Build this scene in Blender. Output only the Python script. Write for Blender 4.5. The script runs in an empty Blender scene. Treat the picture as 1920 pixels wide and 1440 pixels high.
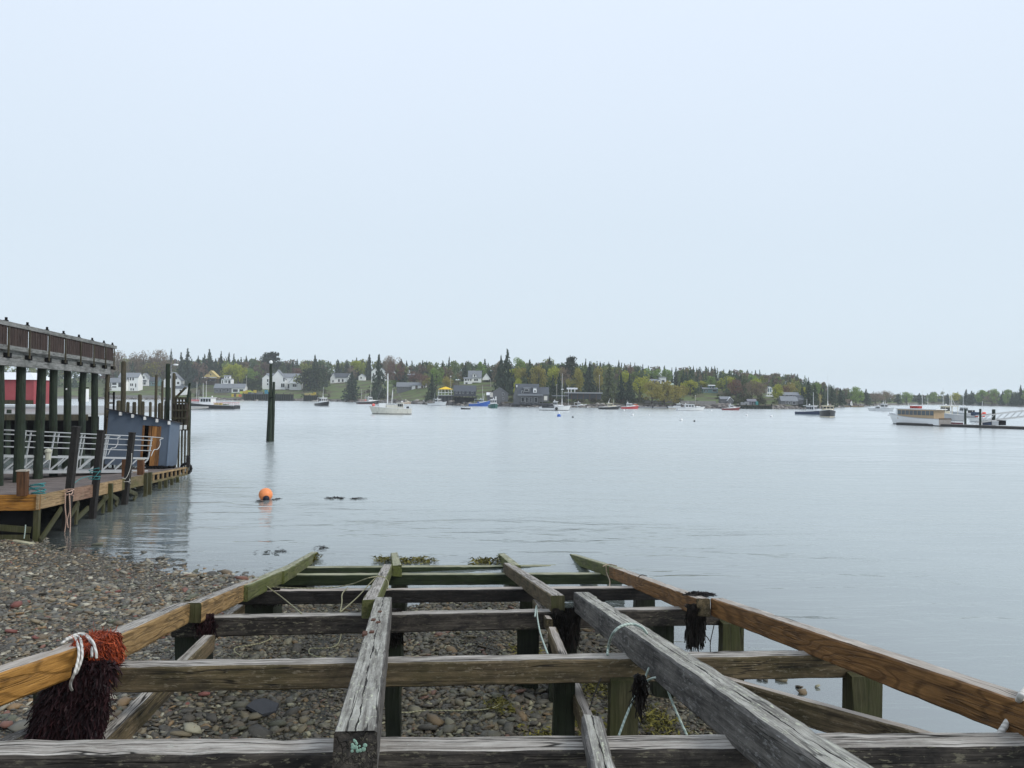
import bpy, math, random
import numpy as np
from mathutils import Vector, Matrix
SC = bpy.context.scene
COL = SC.collection
RN = random.Random(11)
rad = math.radians

# ------------------------------------------------------------------ camera, sky, sun, exposure
EYE = 4.5
FPX = 1440.0
ROLL, PITCH = rad(0.5), math.atan(20 / FPX)
cam_data = bpy.data.cameras.new('camera')
cam = bpy.data.objects.new('camera', cam_data)
COL.objects.link(cam)
cam_data.sensor_width = 36.0
cam_data.lens = 36.0 * FPX / 1920.0
cam_data.clip_start, cam_data.clip_end = 0.05, 9000
_f = Vector((0, math.cos(PITCH), math.sin(PITCH)))
_u0 = Vector((0, -math.sin(PITCH), math.cos(PITCH)))
_r = math.cos(ROLL) * Vector((1, 0, 0)) + math.sin(ROLL) * _u0
_u = math.cos(ROLL) * _u0 - math.sin(ROLL) * Vector((1, 0, 0))
cam.matrix_world = Matrix(((_r.x, _u.x, -_f.x, 0), (_r.y, _u.y, -_f.y, 0), (_r.z, _u.z, -_f.z, EYE), (0, 0, 0, 1)))
SC.camera = cam

SUN_DIR = Vector((0.78, -0.30, 0.72)).normalized()
world = bpy.data.worlds.new('World')
SC.world = world
world.use_nodes = True
wt = world.node_tree
wt.nodes.clear()
w_out = wt.nodes.new('ShaderNodeOutputWorld')
w_sky = wt.nodes.new('ShaderNodeTexSky')
w_sky.sky_type = 'NISHITA'
w_sky.sun_disc = False
w_sky.sun_elevation = math.asin(SUN_DIR.z)
w_sky.sun_rotation = math.atan2(SUN_DIR.x, SUN_DIR.y)
w_sky.dust_density = 4.0
w_b1 = wt.nodes.new('ShaderNodeBackground')
w_b1.inputs[1].default_value = 0.06
wt.links.new(w_sky.outputs[0], w_b1.inputs[0])
# the even cloud layer of a foggy day: pale, a little brighter overhead, soft large mottling
w_tc = wt.nodes.new('ShaderNodeTexCoord')
w_sep = wt.nodes.new('ShaderNodeSeparateXYZ')
wt.links.new(w_tc.outputs['Generated'], w_sep.inputs[0])
w_ns = wt.nodes.new('ShaderNodeTexNoise')
w_ns.inputs['Scale'].default_value = 2.2
w_ns.inputs['Detail'].default_value = 3
wt.links.new(w_tc.outputs['Generated'], w_ns.inputs['Vector'])
w_ma = wt.nodes.new('ShaderNodeMath')
w_ma.operation = 'MULTIPLY_ADD'
w_ma.inputs[1].default_value = 0.10
wt.links.new(w_ns.outputs[0], w_ma.inputs[0])
wt.links.new(w_sep.outputs[2], w_ma.inputs[2])
w_rp = wt.nodes.new('ShaderNodeValToRGB')
els = w_rp.color_ramp.elements
els[0].position, els[0].color = 0.02, (0.548, 0.635, 0.70, 1)
els[1].position, els[1].color = 0.56, (0.625, 0.70, 0.815, 1)
e = els.new(0.25)
e.color = (0.555, 0.64, 0.725, 1)
wt.links.new(w_ma.outputs[0], w_rp.inputs[0])
w_b2 = wt.nodes.new('ShaderNodeBackground')
wt.links.new(w_rp.outputs[0], w_b2.inputs[0])
w_mx = wt.nodes.new('ShaderNodeMixShader')
w_mx.inputs[0].default_value = 0.96
wt.links.new(w_b1.outputs[0], w_mx.inputs[1])
wt.links.new(w_b2.outputs[0], w_mx.inputs[2])
wt.links.new(w_mx.outputs[0], w_out.inputs[0])

sun_data = bpy.data.lights.new('sun', 'SUN')
sun_data.energy = 1.5
sun_data.angle = rad(25)
sun_data.color = (1.0, 0.96, 0.9)
sun = bpy.data.objects.new('sun', sun_data)
COL.objects.link(sun)
sun.rotation_euler = (-SUN_DIR).to_track_quat('-Z', 'Y').to_euler()
SC.view_settings.view_transform = 'Standard'
SC.view_settings.look = 'None'
SC.view_settings.exposure = 0.4
SC.view_settings.gamma = 1.0
SC.view_settings.use_curve_mapping = False
SC.render.engine = 'CYCLES'
SC.cycles.use_denoising = True
SC.cycles.max_bounces = 6
SC.cycles.transparent_max_bounces = 12
SC.cycles.volume_bounces = 1

# ------------------------------------------------------------------ helpers: measuring
def ray(px, py):
    x, y = (px - 960) / FPX, (720 - py) / FPX
    d = x * _r + y * _u + _f
    return d / d.y
def at_z(px, py, z=0.0):
    d = ray(px, py)
    return d * ((z - EYE) / d.z) + Vector((0, 0, EYE))
def at_d(px, py, t):
    return ray(px, py) * t + Vector((0, 0, EYE))
def at_plane(px, py, a, b):
    d = ray(px, py)
    return d * ((a - EYE) / (d.z - b)) + Vector((0, 0, EYE))
def to_px(p):
    v = p - Vector((0, 0, EYE))
    c = v.dot(_f)
    return 960 + FPX * v.dot(_r) / c, 720 - FPX * v.dot(_u) / c

# ------------------------------------------------------------------ helpers: objects and meshes
def tag(o, label=None, cat=None, group=None, kind=None):
    if label: o['label'] = label
    if cat: o['category'] = cat
    if group: o['group'] = group
    if kind: o['kind'] = kind
    return o
def thing(name, label, cat, loc=(0, 0, 0), rz=0.0, group=None):
    o = bpy.data.objects.new(name, None)
    COL.objects.link(o)
    o.empty_display_size = 0.3
    o.location = loc
    o.rotation_euler = (0, 0, rz)
    return tag(o, label, cat, group)
def link(name, me, parent=None, mw=None):
    o = bpy.data.objects.new(name, me)
    COL.objects.link(o)
    if parent is not None: o.parent = parent
    if mw is not None: o.matrix_local = mw
    return o
class MB:
    def __init__(s):
        s.v, s.f, s.m = [], [], []
    def add(s, vs, fs, mi=0):
        o = len(s.v)
        s.v += [tuple(p) for p in vs]
        for f in fs:
            s.f.append(tuple(i + o for i in f)); s.m.append(mi)
        return s
    def box(s, x0, x1, y0, y1, z0, z1, mi=0):
        vs = [(x, y, z) for z in (z0, z1) for y in (y0, y1) for x in (x0, x1)]
        return s.add(vs, [(0, 2, 3, 1), (4, 5, 7, 6), (0, 1, 5, 4), (2, 6, 7, 3), (0, 4, 6, 2), (1, 3, 7, 5)], mi)
    def bar(s, p, q, w, h, mi=0, up=(0, 0, 1)):
        p, q = Vector(p), Vector(q)
        d = (q - p).normalized()
        a = d.cross(Vector(up))
        a = a.normalized() if a.length > 1e-4 else Vector((1, 0, 0))
        b = a.cross(d).normalized()
        c = [(-w / 2, -h / 2), (w / 2, -h / 2), (w / 2, h / 2), (-w / 2, h / 2)]
        vs = [p + a * i + b * j for i, j in c] + [q + a * i + b * j for i, j in c]
        return s.add(vs, [(3, 2, 1, 0), (4, 5, 6, 7), (0, 1, 5, 4), (1, 2, 6, 5), (2, 3, 7, 6), (3, 0, 4, 7)], mi)
    def tube(s, pts, r, n=6, mi=0, cap=True):
        pts = [Vector(p) for p in pts]
        rs = r if isinstance(r, (list, tuple)) else [r] * len(pts)
        base = len(s.v)
        ref = Vector((0, 0, 1))
        for i, p in enumerate(pts):
            d = (pts[min(i + 1, len(pts) - 1)] - pts[max(i - 1, 0)]).normalized()
            if abs(d.dot(ref)) > 0.95: ref = Vector((1, 0, 0)) if abs(d.x) < 0.9 else Vector((0, 1, 0))
            a = d.cross(ref).normalized()
            b = a.cross(d)
            ref = b
            for k in range(n):
                t = 2 * math.pi * k / n
                s.v.append(tuple(p + (a * math.cos(t) + b * math.sin(t)) * rs[i]))
        for i in range(len(pts) - 1):
            for k in range(n):
                k2 = (k + 1) % n
                s.f.append((base + i * n + k, base + i * n + k2, base + (i + 1) * n + k2, base + (i + 1) * n + k)); s.m.append(mi)
        if cap:
            s.f.append(tuple(base + k for k in range(n))[::-1]); s.m.append(mi)
            e = base + (len(pts) - 1) * n
            s.f.append(tuple(e + k for k in range(n))); s.m.append(mi)
        return s
    def prism(s, poly, y0, y1, mi=0):       # poly in (x, z), counter-clockwise seen from -y
        n = len(poly)
        vs = [(x, y0, z) for x, z in poly] + [(x, y1, z) for x, z in poly]
        fs = [tuple(range(n)), tuple(range(2 * n - 1, n - 1, -1))] + [((i + 1) % n, i, n + i, n + (i + 1) % n) for i in range(n)]
        return s.add(vs, fs, mi)
    def sphere(s, c, r, nu=10, nv=7, mi=0, sq=(1, 1, 1)):
        base = len(s.v)
        for j in range(nv + 1):
            t = math.pi * j / nv
            for i in range(nu):
                p = 2 * math.pi * i / nu
                s.v.append((c[0] + r * sq[0] * math.sin(t) * math.cos(p), c[1] + r * sq[1] * math.sin(t) * math.sin(p), c[2] + r * sq[2] * math.cos(t)))
        for j in range(nv):
            for i in range(nu):
                i2 = (i + 1) % nu
                s.f.append((base + j * nu + i, base + (j + 1) * nu + i, base + (j + 1) * nu + i2, base + j * nu + i2)); s.m.append(mi)
        return s
    def mesh(s, name, mats, smooth=False):
        me = bpy.data.meshes.new(name)
        me.from_pydata(s.v, [], s.f)
        for m in (mats if isinstance(mats, (list, tuple)) else [mats]): me.materials.append(m)
        if any(s.m): me.polygons.foreach_set('material_index', s.m)
        if smooth: me.polygons.foreach_set('use_smooth', [True] * len(s.f))
        me.update()
        return me
    def build(s, name, mats, parent=None, smooth=False, mw=None):
        return link(name, s.mesh(name, mats, smooth), parent, mw)
def np_mesh(name, co, faces, mat, attrs=None, smooth=False):
    """Mesh from numpy arrays; faces (n, k)."""
    me = bpy.data.meshes.new(name)
    n, k = faces.shape
    me.vertices.add(len(co)); me.vertices.foreach_set('co', co.astype(np.float32).ravel())
    me.loops.add(n * k); me.loops.foreach_set('vertex_index', faces.astype(np.int32).ravel())
    me.polygons.add(n)
    me.polygons.foreach_set('loop_start', np.arange(0, n * k, k, dtype=np.int32))
    if smooth: me.polygons.foreach_set('use_smooth', np.ones(n, dtype=bool))
    me.update(calc_edges=True)
    for nm, arr in (attrs or {}).items():
        if arr.ndim == 1:
            a = me.attributes.new(nm, 'FLOAT', 'POINT'); a.data.foreach_set('value', arr.astype(np.float32))
        else:
            a = me.attributes.new(nm, 'FLOAT_COLOR', 'POINT'); a.data.foreach_set('color', np.concatenate([arr, np.ones((len(arr), 1))], 1).astype(np.float32).ravel())
    me.materials.append(mat)
    return me
def spline(pts, n=6):
    pts = [Vector(p) for p in pts]
    out = []
    for i in range(len(pts) - 1):
        p0, p1, p2, p3 = pts[max(i - 1, 0)], pts[i], pts[i + 1], pts[min(i + 2, len(pts) - 1)]
        for k in range(n):
            t = k / n
            out.append(0.5 * ((2 * p1) + (p2 - p0) * t + (2 * p0 - 5 * p1 + 4 * p2 - p3) * t * t + (3 * p1 - p0 - 3 * p2 + p3) * t ** 3))
    return out + [pts[-1]]

# ------------------------------------------------------------------ materials
def sock(nt, inp, v):
    if hasattr(v, 'is_output'): nt.links.new(v, inp)
    elif isinstance(v, tuple) and len(v) == 3 and len(inp.default_value) == 4: inp.default_value = v + (1,)
    else: inp.default_value = v
class NT:
    def __init__(s, name):
        s.mat = bpy.data.materials.new(name)
        s.mat.use_nodes = True
        s.t = s.mat.node_tree
        s.t.nodes.clear()
        s.out = s.t.nodes.new('ShaderNodeOutputMaterial')
    def n(s, typ, **kw):
        nd = s.t.nodes.new('ShaderNode' + typ)
        for k, v in kw.items():
            if k.startswith('_'): setattr(nd, k[1:], v)
        for k, v in kw.items():
            if not k.startswith('_'):
                sock(s.t, nd.inputs[int(k[1:]) if k[0] == 'i' and k[1:].isdigit() else k.replace('__', ' ')], v)
        return nd
    def math(s, op, a, b=0.0, clamp=False):
        return s.n('Math', _operation=op, i0=a, i1=b, _use_clamp=clamp).outputs[0]
    def coord(s, scale=(1, 1, 1), rand=True, kind='Object'):
        v = s.n('TexCoord').outputs[kind]
        if rand:
            r = s.n('ObjectInfo').outputs['Random']
            v = s.n('VectorMath', _operation='ADD', i0=v, i1=s.n('CombineXYZ', i0=s.math('MULTIPLY', r, 61.0), i1=s.math('MULTIPLY', r, 37.0), i2=s.math('MULTIPLY', r, 23.0)).outputs[0]).outputs[0]
        return s.n('VectorMath', _operation='MULTIPLY', i0=v, i1=scale).outputs[0]
    def noise(s, vec, scale=1.0, detail=4.0, rough=0.6, dist=0.0):
        return s.n('TexNoise', Vector=vec, Scale=scale, Detail=detail, Roughness=rough, Distortion=dist).outputs[0]
    def ramp(s, fac, stops, interp='LINEAR'):
        nd = s.n('ValToRGB', i0=fac)
        cr = nd.color_ramp
        cr.interpolation = interp
        while len(cr.elements) < len(stops): cr.elements.new(0.5)
        for e, (p, c) in zip(cr.elements, stops):
            e.position = p
            e.color = (c, c, c, 1) if not isinstance(c, tuple) else c + (1,)
        return nd.outputs[0]
    def mix(s, fac, a, b, mode='MIX'):
        return s.n('MixRGB', _blend_type=mode, i0=fac, i1=a, i2=b).outputs[0]
    def bump(s, h, strength=0.5, dist=0.01):
        return s.n('Bump', Strength=strength, Distance=dist, Height=h).outputs[0]
    def finish(s, color, rough=0.7, normal=None, metal=0.0, spec=0.5):
        kw = dict(Base__Color=color, Roughness=rough, Metallic=metal)
        b = s.n('BsdfPrincipled', **kw)
        b.inputs['Specular IOR Level'].default_value = spec
        if normal is not None: s.t.links.new(normal, b.inputs['Normal'])
        s.t.links.new(b.outputs[0], s.out.inputs[0])
        return s.mat
_simple = {}
def simple(name, col, rough=0.6, var=0.25, scale=2.0, metal=0.0, bump=0.0, streak=0.0, dirt=(0.12, 0.1, 0.08), spec=0.22):
    key = name
    if key in _simple: return _simple[key]
    s = NT(name)
    c = s.coord()
    f = s.noise(c, scale, 5)
    col2 = s.mix(f, tuple(v * (1 - var) for v in col), tuple(min(1, v * (1 + var)) for v in col))
    if streak:
        g = s.noise(s.coord((3, 3, 0.5)), 1.2, 5, 0.7)
        col2 = s.mix(s.math('MULTIPLY', s.ramp(g, [(0.5, 0.0), (0.72, 1.0)]), streak), col2, dirt)
    nr = s.bump(s.noise(c, scale * 8, 3), bump, 0.01) if bump else None
    _simple[key] = s.finish(col2, rough, nr, metal, spec)
    return _simple[key]
def wood(name, c1, c2, dark=(0.02, 0.018, 0.015), axis='x', stain=0.4, stain_col=(0.03, 0.026, 0.022), algae=0.0, algae_col=(0.075, 0.085, 0.025),
         flecks=0.0, fleck_col=(0.42, 0.43, 0.38), cracks=0.5, knots=False, rough=0.75, bump=0.6, splits=()):
    s = NT(name)
    st = {'x': (0.55, 9, 9), 'y': (9, 0.55, 9), 'z': (9, 9, 0.55)}[axis]
    al = {'x': (0.6, 1, 1), 'y': (1, 0.6, 1), 'z': (1, 1, 0.6)}[axis]
    g = s.coord(st)
    p = s.coord(al)
    warp = s.noise(p, 2.5, 2)
    fine = s.noise(g, 3.2, 6, 0.7)
    col = s.mix(s.ramp(fine, [(0.34, 0.0), (0.66, 1.0)]), tuple(v * 1.12 for v in c1), tuple(v * 0.85 for v in c2))
    height = fine
    if knots:
        kn = {'x': (0.9, 3.2, 3.2), 'y': (3.2, 0.9, 3.2), 'z': (3.2, 3.2, 0.9)}[axis]
        vd = s.n('TexVoronoi', Vector=s.coord(kn), Scale=1.0).outputs['Distance']
        bulge = s.ramp(vd, [(0.0, 1.0), (0.1, 0.62), (0.42, 0.0)])
        y = s.noise(s.coord({'x': (0.35, 3.0, 3.0), 'y': (3, 0.35, 3), 'z': (3, 3, 0.35)}[axis]), 1.0, 2, 0.4)
        ph = s.math('ADD', s.math('MULTIPLY', y, 100.0), s.math('MULTIPLY', bulge, 13.0))
        ring = s.math('ADD', s.math('MULTIPLY', s.math('SINE', ph), 0.5), 0.5)
        line = s.ramp(ring, [(0.7, 0.0), (1.0, 1.0)])
        col = s.mix(s.math('MULTIPLY', line, 0.55), col, tuple(v * 0.3 for v in c2))
        col = s.mix(s.ramp(vd, [(0.035, 1.0), (0.06, 0.0)]), col, tuple(v * 0.12 for v in c1))
        height = s.math('SUBTRACT', fine, s.math('MULTIPLY', line, 0.3))
    hair = s.noise(s.coord({'x': (0.8, 40, 40), 'y': (40, 0.8, 40), 'z': (40, 40, 0.8)}[axis]), 2.0, 3, 0.6)
    col = s.mix(s.ramp(hair, [(0.56, 0.0), (0.7, 0.55)]), col, tuple(v * 0.4 for v in c2))
    height = s.math('SUBTRACT', height, s.math('MULTIPLY', hair, 0.5))
    if stain:
        f = s.noise(p, 3.0, 6, 0.72, 0.6)
        col = s.mix(s.math('MULTIPLY', s.ramp(f, [(0.42, 0.0), (0.66, 1.0)]), stain), col, stain_col)
    if algae:
        f = s.noise(p, 2.2, 5, 0.7)
        col = s.mix(s.math('MULTIPLY', s.ramp(f, [(0.36, 0.0), (0.62, 1.0)]), algae), col, algae_col)
    if flecks:
        fl = {'x': (5, 16, 16), 'y': (16, 5, 16), 'z': (16, 16, 5)}[axis]
        f = s.noise(s.coord(fl), 2.6, 4, 0.65)
        m = s.noise(p, 1.7, 3)
        fm = s.math('MULTIPLY', s.ramp(f, [(0.56, 0.0), (0.64, 1.0)]), s.ramp(m, [(0.38, 0.25), (0.6, 1.0)]))
        col = s.mix(s.math('MULTIPLY', fm, flecks), col, fleck_col)
        height = s.math('ADD', height, s.math('MULTIPLY', fm, 0.4))
    if cracks:
        ck = {'x': (0.28, 7, 7), 'y': (7, 0.28, 7), 'z': (7, 7, 0.28)}[axis]
        f = s.noise(s.coord(ck), 1.5, 3, 0.55, 0.4)
        cr = s.ramp(s.math('ABSOLUTE', s.math('SUBTRACT', f, 0.5)), [(0.007, 1.0), (0.022, 0.0)])
        cr = s.math('MULTIPLY', cr, s.ramp(s.noise(p, 1.1, 2), [(0.42, 0.0), (0.55, 1.0)]))
        col = s.mix(s.math('MULTIPLY', cr, cracks), col, dark)
        height = s.math('SUBTRACT', height, s.math('MULTIPLY', cr, 1.5))
    if splits:                    # long drying checks that wander along the timber
        o = s.n('SeparateXYZ', i0=s.coord((1, 1, 1), False))
        for y0, amp, wd, seed in splits:
            wob = s.noise(s.n('CombineXYZ', i0=s.math('MULTIPLY', o.outputs[0], 1.1), i1=float(seed)).outputs[0], 1.0, 5, 0.62)
            fine_w = s.noise(s.n('CombineXYZ', i0=s.math('MULTIPLY', o.outputs[0], 2.3), i1=float(seed + 5)).outputs[0], 1.0, 3, 0.6)
            dist = s.math('ABSOLUTE', s.math('SUBTRACT', s.math('SUBTRACT', o.outputs[1], y0), s.math('MULTIPLY', s.math('SUBTRACT', wob, 0.5), amp)))
            w_ = s.math('MULTIPLY', s.math('SUBTRACT', fine_w, 0.36), wd * 6.0)
            m_ = s.math('MULTIPLY', s.math('SUBTRACT', w_, dist), 400.0, True)
            col = s.mix(m_, col, dark)
            height = s.math('SUBTRACT', height, s.math('MULTIPLY', m_, 2.0))
    return s.finish(col, rough, s.bump(height, bump, 0.012), 0, 0.13)

W = dict(
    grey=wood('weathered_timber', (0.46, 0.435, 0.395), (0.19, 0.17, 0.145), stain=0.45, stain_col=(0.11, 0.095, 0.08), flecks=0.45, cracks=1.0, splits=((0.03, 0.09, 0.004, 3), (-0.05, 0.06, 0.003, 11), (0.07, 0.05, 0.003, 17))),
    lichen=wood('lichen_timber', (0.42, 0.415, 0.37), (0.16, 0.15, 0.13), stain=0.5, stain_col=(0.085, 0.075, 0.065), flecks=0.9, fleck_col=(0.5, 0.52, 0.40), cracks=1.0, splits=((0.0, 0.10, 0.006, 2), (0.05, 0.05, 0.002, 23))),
    greyside=wood('weathered_shaded_side', (0.17, 0.16, 0.145), (0.06, 0.055, 0.05), stain=0.7, stain_col=(0.025, 0.024, 0.024), flecks=0.55, fleck_col=(0.3, 0.3, 0.29), cracks=0.8),  # darker than the grey tops: weathering, with side shade partly in the colour
    dark=wood('stained_shaded_timber', (0.085, 0.074, 0.062), (0.028, 0.025, 0.022), stain=0.9, stain_col=(0.009, 0.009, 0.010), flecks=0.8, fleck_col=(0.2, 0.185, 0.13), cracks=0.8),  # dark stain, with part of the side faces' shade put into the colour
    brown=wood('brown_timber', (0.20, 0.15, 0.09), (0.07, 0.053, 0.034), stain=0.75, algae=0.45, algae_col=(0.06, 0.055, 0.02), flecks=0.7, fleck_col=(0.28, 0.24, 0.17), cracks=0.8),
    pine=wood('fresh_pine', (0.42, 0.22, 0.058), (0.29, 0.14, 0.032), stain=0.15, stain_col=(0.12, 0.06, 0.02), cracks=0.25, knots=True, rough=0.6),
    oldpine=wood('reddish_pine', (0.27, 0.14, 0.05), (0.16, 0.078, 0.028), stain=0.35, stain_col=(0.045, 0.026, 0.014), cracks=0.3, knots=True, rough=0.6),
    midpine=wood('weathered_pine', (0.34, 0.225, 0.10), (0.22, 0.135, 0.055), stain=0.3, stain_col=(0.12, 0.075, 0.035), cracks=0.5, knots=True, rough=0.65),
    pinetop=wood('bleached_pine', (0.46, 0.42, 0.37), (0.30, 0.26, 0.22), stain=0.25, stain_col=(0.2, 0.17, 0.13), cracks=0.9),
    green=wood('algae_timber', (0.16, 0.16, 0.075), (0.075, 0.075, 0.035), stain=0.4, algae=0.75, algae_col=(0.085, 0.105, 0.022), cracks=0.6),
    greentop=wood('algae_bleached_timber', (0.42, 0.41, 0.30), (0.2, 0.2, 0.14), stain=0.25, algae=0.35, algae_col=(0.16, 0.19, 0.07), cracks=0.7),
    darkgreen=wood('wet_green_timber', (0.035, 0.048, 0.026), (0.016, 0.022, 0.013), stain=0.6, stain_col=(0.01, 0.011, 0.01), algae=0.4, algae_col=(0.03, 0.045, 0.012), cracks=0.4, rough=0.5),
    wet=wood('wet_black_timber', (0.028, 0.026, 0.024), (0.014, 0.013, 0.013), stain=0.6, stain_col=(0.008, 0.008, 0.009), flecks=0.25, fleck_col=(0.12, 0.1, 0.07), rough=0.5),
    post=wood('green_post_timber', (0.09, 0.082, 0.045), (0.04, 0.04, 0.024), axis='z', stain=0.5, stain_col=(0.03, 0.025, 0.012), algae=0.6, algae_col=(0.05, 0.058, 0.018), rough=0.6),
    pile=wood('creosoted_pile', (0.038, 0.05, 0.04), (0.013, 0.019, 0.017), axis='z', stain=0.6, stain_col=(0.012, 0.015, 0.014), algae=0.35, algae_col=(0.035, 0.055, 0.02), cracks=0.9, rough=0.65),
    pile_dry=wood('dark_dry_pile', (0.10, 0.085, 0.06), (0.05, 0.042, 0.03), axis='z', stain=0.5, algae=0.35, algae_col=(0.05, 0.055, 0.02), rough=0.75),
    black=wood('tarred_post', (0.03, 0.028, 0.027), (0.016, 0.015, 0.015), axis='z', stain=0.3, flecks=0.2, fleck_col=(0.09, 0.08, 0.07), rough=0.7),
    rust=wood('rusty_brown_post', (0.16, 0.075, 0.035), (0.075, 0.035, 0.018), axis='z', stain=0.4, rough=0.7),
    deck=wood('deck_planking', (0.27, 0.235, 0.215), (0.16, 0.135, 0.125), axis='x', stain=0.3, stain_col=(0.1, 0.085, 0.08), cracks=0.3),
    fascia=wood('fascia_pine', (0.42, 0.30, 0.17), (0.26, 0.17, 0.09), axis='x', stain=0.35, stain_col=(0.14, 0.09, 0.05), algae=0.2, cracks=0.4),
    orange=wood('orange_pine', (0.42, 0.2, 0.045), (0.29, 0.12, 0.022), axis='x', stain=0.25, stain_col=(0.15, 0.06, 0.02), cracks=0.4),
    board=wood('brown_vertical_board', (0.075, 0.052, 0.044), (0.035, 0.025, 0.022), axis='z', stain=0.45, stain_col=(0.018, 0.014, 0.013)),
    greyboard=wood('grey_girder', (0.27, 0.27, 0.26), (0.16, 0.16, 0.155), axis='x', stain=0.55, stain_col=(0.06, 0.075, 0.06), cracks=0.6),
    shedwood=wood('bare_door_wood', (0.3, 0.15, 0.06), (0.12, 0.06, 0.03), axis='z', stain=0.45, stain_col=(0.06, 0.035, 0.02)),
)

# ------------------------------------------------------------------ the near beach and the sea bed
SHORE = np.array([(3.9, -6), (3.3, 4.0), (2.75, 8.0), (2.75, 10.6), (2.45, 13.5), (1.7, 15.8), (0.4, 16.9), (-2.0, 16.6), (-3.8, 17.0), (-6.9, 18.6), (-9.5, 19.8), (-13.4, 22.2), (-17, 26), (-24, 33), (-36, 46), (-60, 66), (-90, 80)], float)
LANDPOLY = np.concatenate([SHORE, [(-300, 80), (-300, -6)]])
def vnoise(x, y, seed=0):
    r = np.random.RandomState(seed)
    t = 0
    for k in range(5):
        a, b, p = r.uniform(-1, 1, 3)
        t = t + np.sin(a * x * 1.7 + b * y * 1.7 + p * 9 + 0.8 * np.sin(b * x * 2.3 - a * y * 1.9)) * r.uniform(0.3, 1)
    return t / 2.2
def shore_dist(x, y):
    x, y = np.asarray(x, float), np.asarray(y, float)
    best = np.full(x.shape, 1e9)
    for (ax, ay), (bx, by) in zip(SHORE[:-1], SHORE[1:]):
        dx, dy = bx - ax, by - ay
        t = np.clip(((x - ax) * dx + (y - ay) * dy) / (dx * dx + dy * dy), 0, 1)
        best = np.minimum(best, np.hypot(x - ax - t * dx, y - ay - t * dy))
    inside = np.zeros(x.shape, bool)
    P = LANDPOLY
    for (ax, ay), (bx, by) in zip(P, np.roll(P, -1, 0)):
        c = ((ay > y) != (by > y)) & (x < (bx - ax) * (y - ay) / (by - ay + 1e-12) + ax)
        inside ^= c
    return np.where(inside, best, -best)
def beach_z(x, y):
    d = shore_dist(x, y)
    z = np.where(d > 0, d * 0.085, d * 0.075)
    z = np.clip(z, -2.6, 1.6) + 0.035 * vnoise(x * 1.3, y * 1.3, 3) * np.clip(d + 1.5, 0, 1)
    return z
def axis_vals(a, b, step, far, grow=1.16):
    v = list(np.arange(a, b + 1e-6, step))
    s = step
    while v[-1] < far: s *= grow; v.append(v[-1] + s)
    s = step
    lo = [a]
    while lo[-1] > -far: s *= grow; lo.append(lo[-1] - s)
    return np.array(lo[:0:-1] + v)
def sheet(xs, ys, zf, name, mat, attr=None):
    X, Y = np.meshgrid(xs, ys)
    x, y = X.ravel(), Y.ravel()
    co = np.stack([x, y, zf(x, y)], 1)
    nx, ny = len(xs), len(ys)
    i = (np.arange(ny - 1)[:, None] * nx + np.arange(nx - 1)[None]).ravel()
    fc = np.stack([i, i + 1, i + nx + 1, i + nx], 1)
    return np_mesh(name, co, fc, mat, attr(x, y) if attr else None, smooth=True)

STONES = [(0.0, (0.032, 0.033, 0.035)), (0.14, (0.085, 0.088, 0.09)), (0.28, (0.055, 0.048, 0.04)), (0.40, (0.15, 0.148, 0.14)), (0.52, (0.13, 0.095, 0.06)),
          (0.64, (0.23, 0.19, 0.135)), (0.74, (0.09, 0.105, 0.075)), (0.82, (0.30, 0.28, 0.25)), (0.90, (0.27, 0.17, 0.08)), (0.95, (0.20, 0.07, 0.05)), (0.968, (0.5, 0.48, 0.44))]
STONES = [(p, ((c[0] * 1.03) ** 1.12 * 1.12, (c[1] * 1.02) ** 1.12 * 1.12, (c[2] * 0.88) ** 1.12 * 1.12)) for p, c in STONES]
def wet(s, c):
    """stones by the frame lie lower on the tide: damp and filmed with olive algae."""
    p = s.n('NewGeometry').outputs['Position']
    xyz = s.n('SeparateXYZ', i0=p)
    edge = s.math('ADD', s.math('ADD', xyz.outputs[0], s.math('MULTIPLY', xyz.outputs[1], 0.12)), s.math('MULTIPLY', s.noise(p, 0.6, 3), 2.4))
    m = s.ramp(s.math('MULTIPLY', s.math('ADD', edge, 3.2), 0.25), [(0.15, 0.0), (0.6, 0.9)])  # mask for the olive damp film and the painted shade by the frame
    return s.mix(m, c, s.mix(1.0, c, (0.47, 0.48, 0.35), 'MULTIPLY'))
def stone_mat(name, by_object):
    s = NT(name)
    r = s.n('ObjectInfo').outputs['Random'] if by_object else s.n('Attribute', _attribute_name='rnd').outputs['Fac']
    c = s.ramp(r, STONES, 'CONSTANT')
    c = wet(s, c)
    v = s.coord((1, 1, 1), by_object)
    c = s.mix(s.noise(v, 30, 4), s.mix(0.5, c, (0.01, 0.01, 0.01)), s.mix(0.2, c, (0.55, 0.5, 0.42)))
    return s.finish(c, 0.5, s.bump(s.noise(v, 60, 3), 0.4, 0.01), 0, 0.22)
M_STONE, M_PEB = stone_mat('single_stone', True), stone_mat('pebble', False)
def beach_mat():
    s = NT('gravel')
    c = s.coord((1, 1, 1), False)
    v = s.n('TexVoronoi', Vector=c, Scale=38.0)
    r = s.n('SeparateColor', i0=v.outputs['Color']).outputs[0]
    col = s.ramp(r, STONES, 'CONSTANT')
    col = s.mix(s.ramp(v.outputs['Distance'], [(0.2, 0.0), (0.55, 0.75)]), col, (0.02, 0.018, 0.016))
    col = s.mix(s.math('MULTIPLY', s.ramp(s.noise(c, 0.8, 4), [(0.45, 0.0), (0.7, 1.0)]), 0.5), col, (0.075, 0.06, 0.045))
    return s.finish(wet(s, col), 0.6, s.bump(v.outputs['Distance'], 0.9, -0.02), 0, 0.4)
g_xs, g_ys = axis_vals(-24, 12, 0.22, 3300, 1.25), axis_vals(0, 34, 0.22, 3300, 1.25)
beach = link('beach', sheet(g_xs, g_ys, beach_z, 'beach', beach_mat()))
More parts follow.
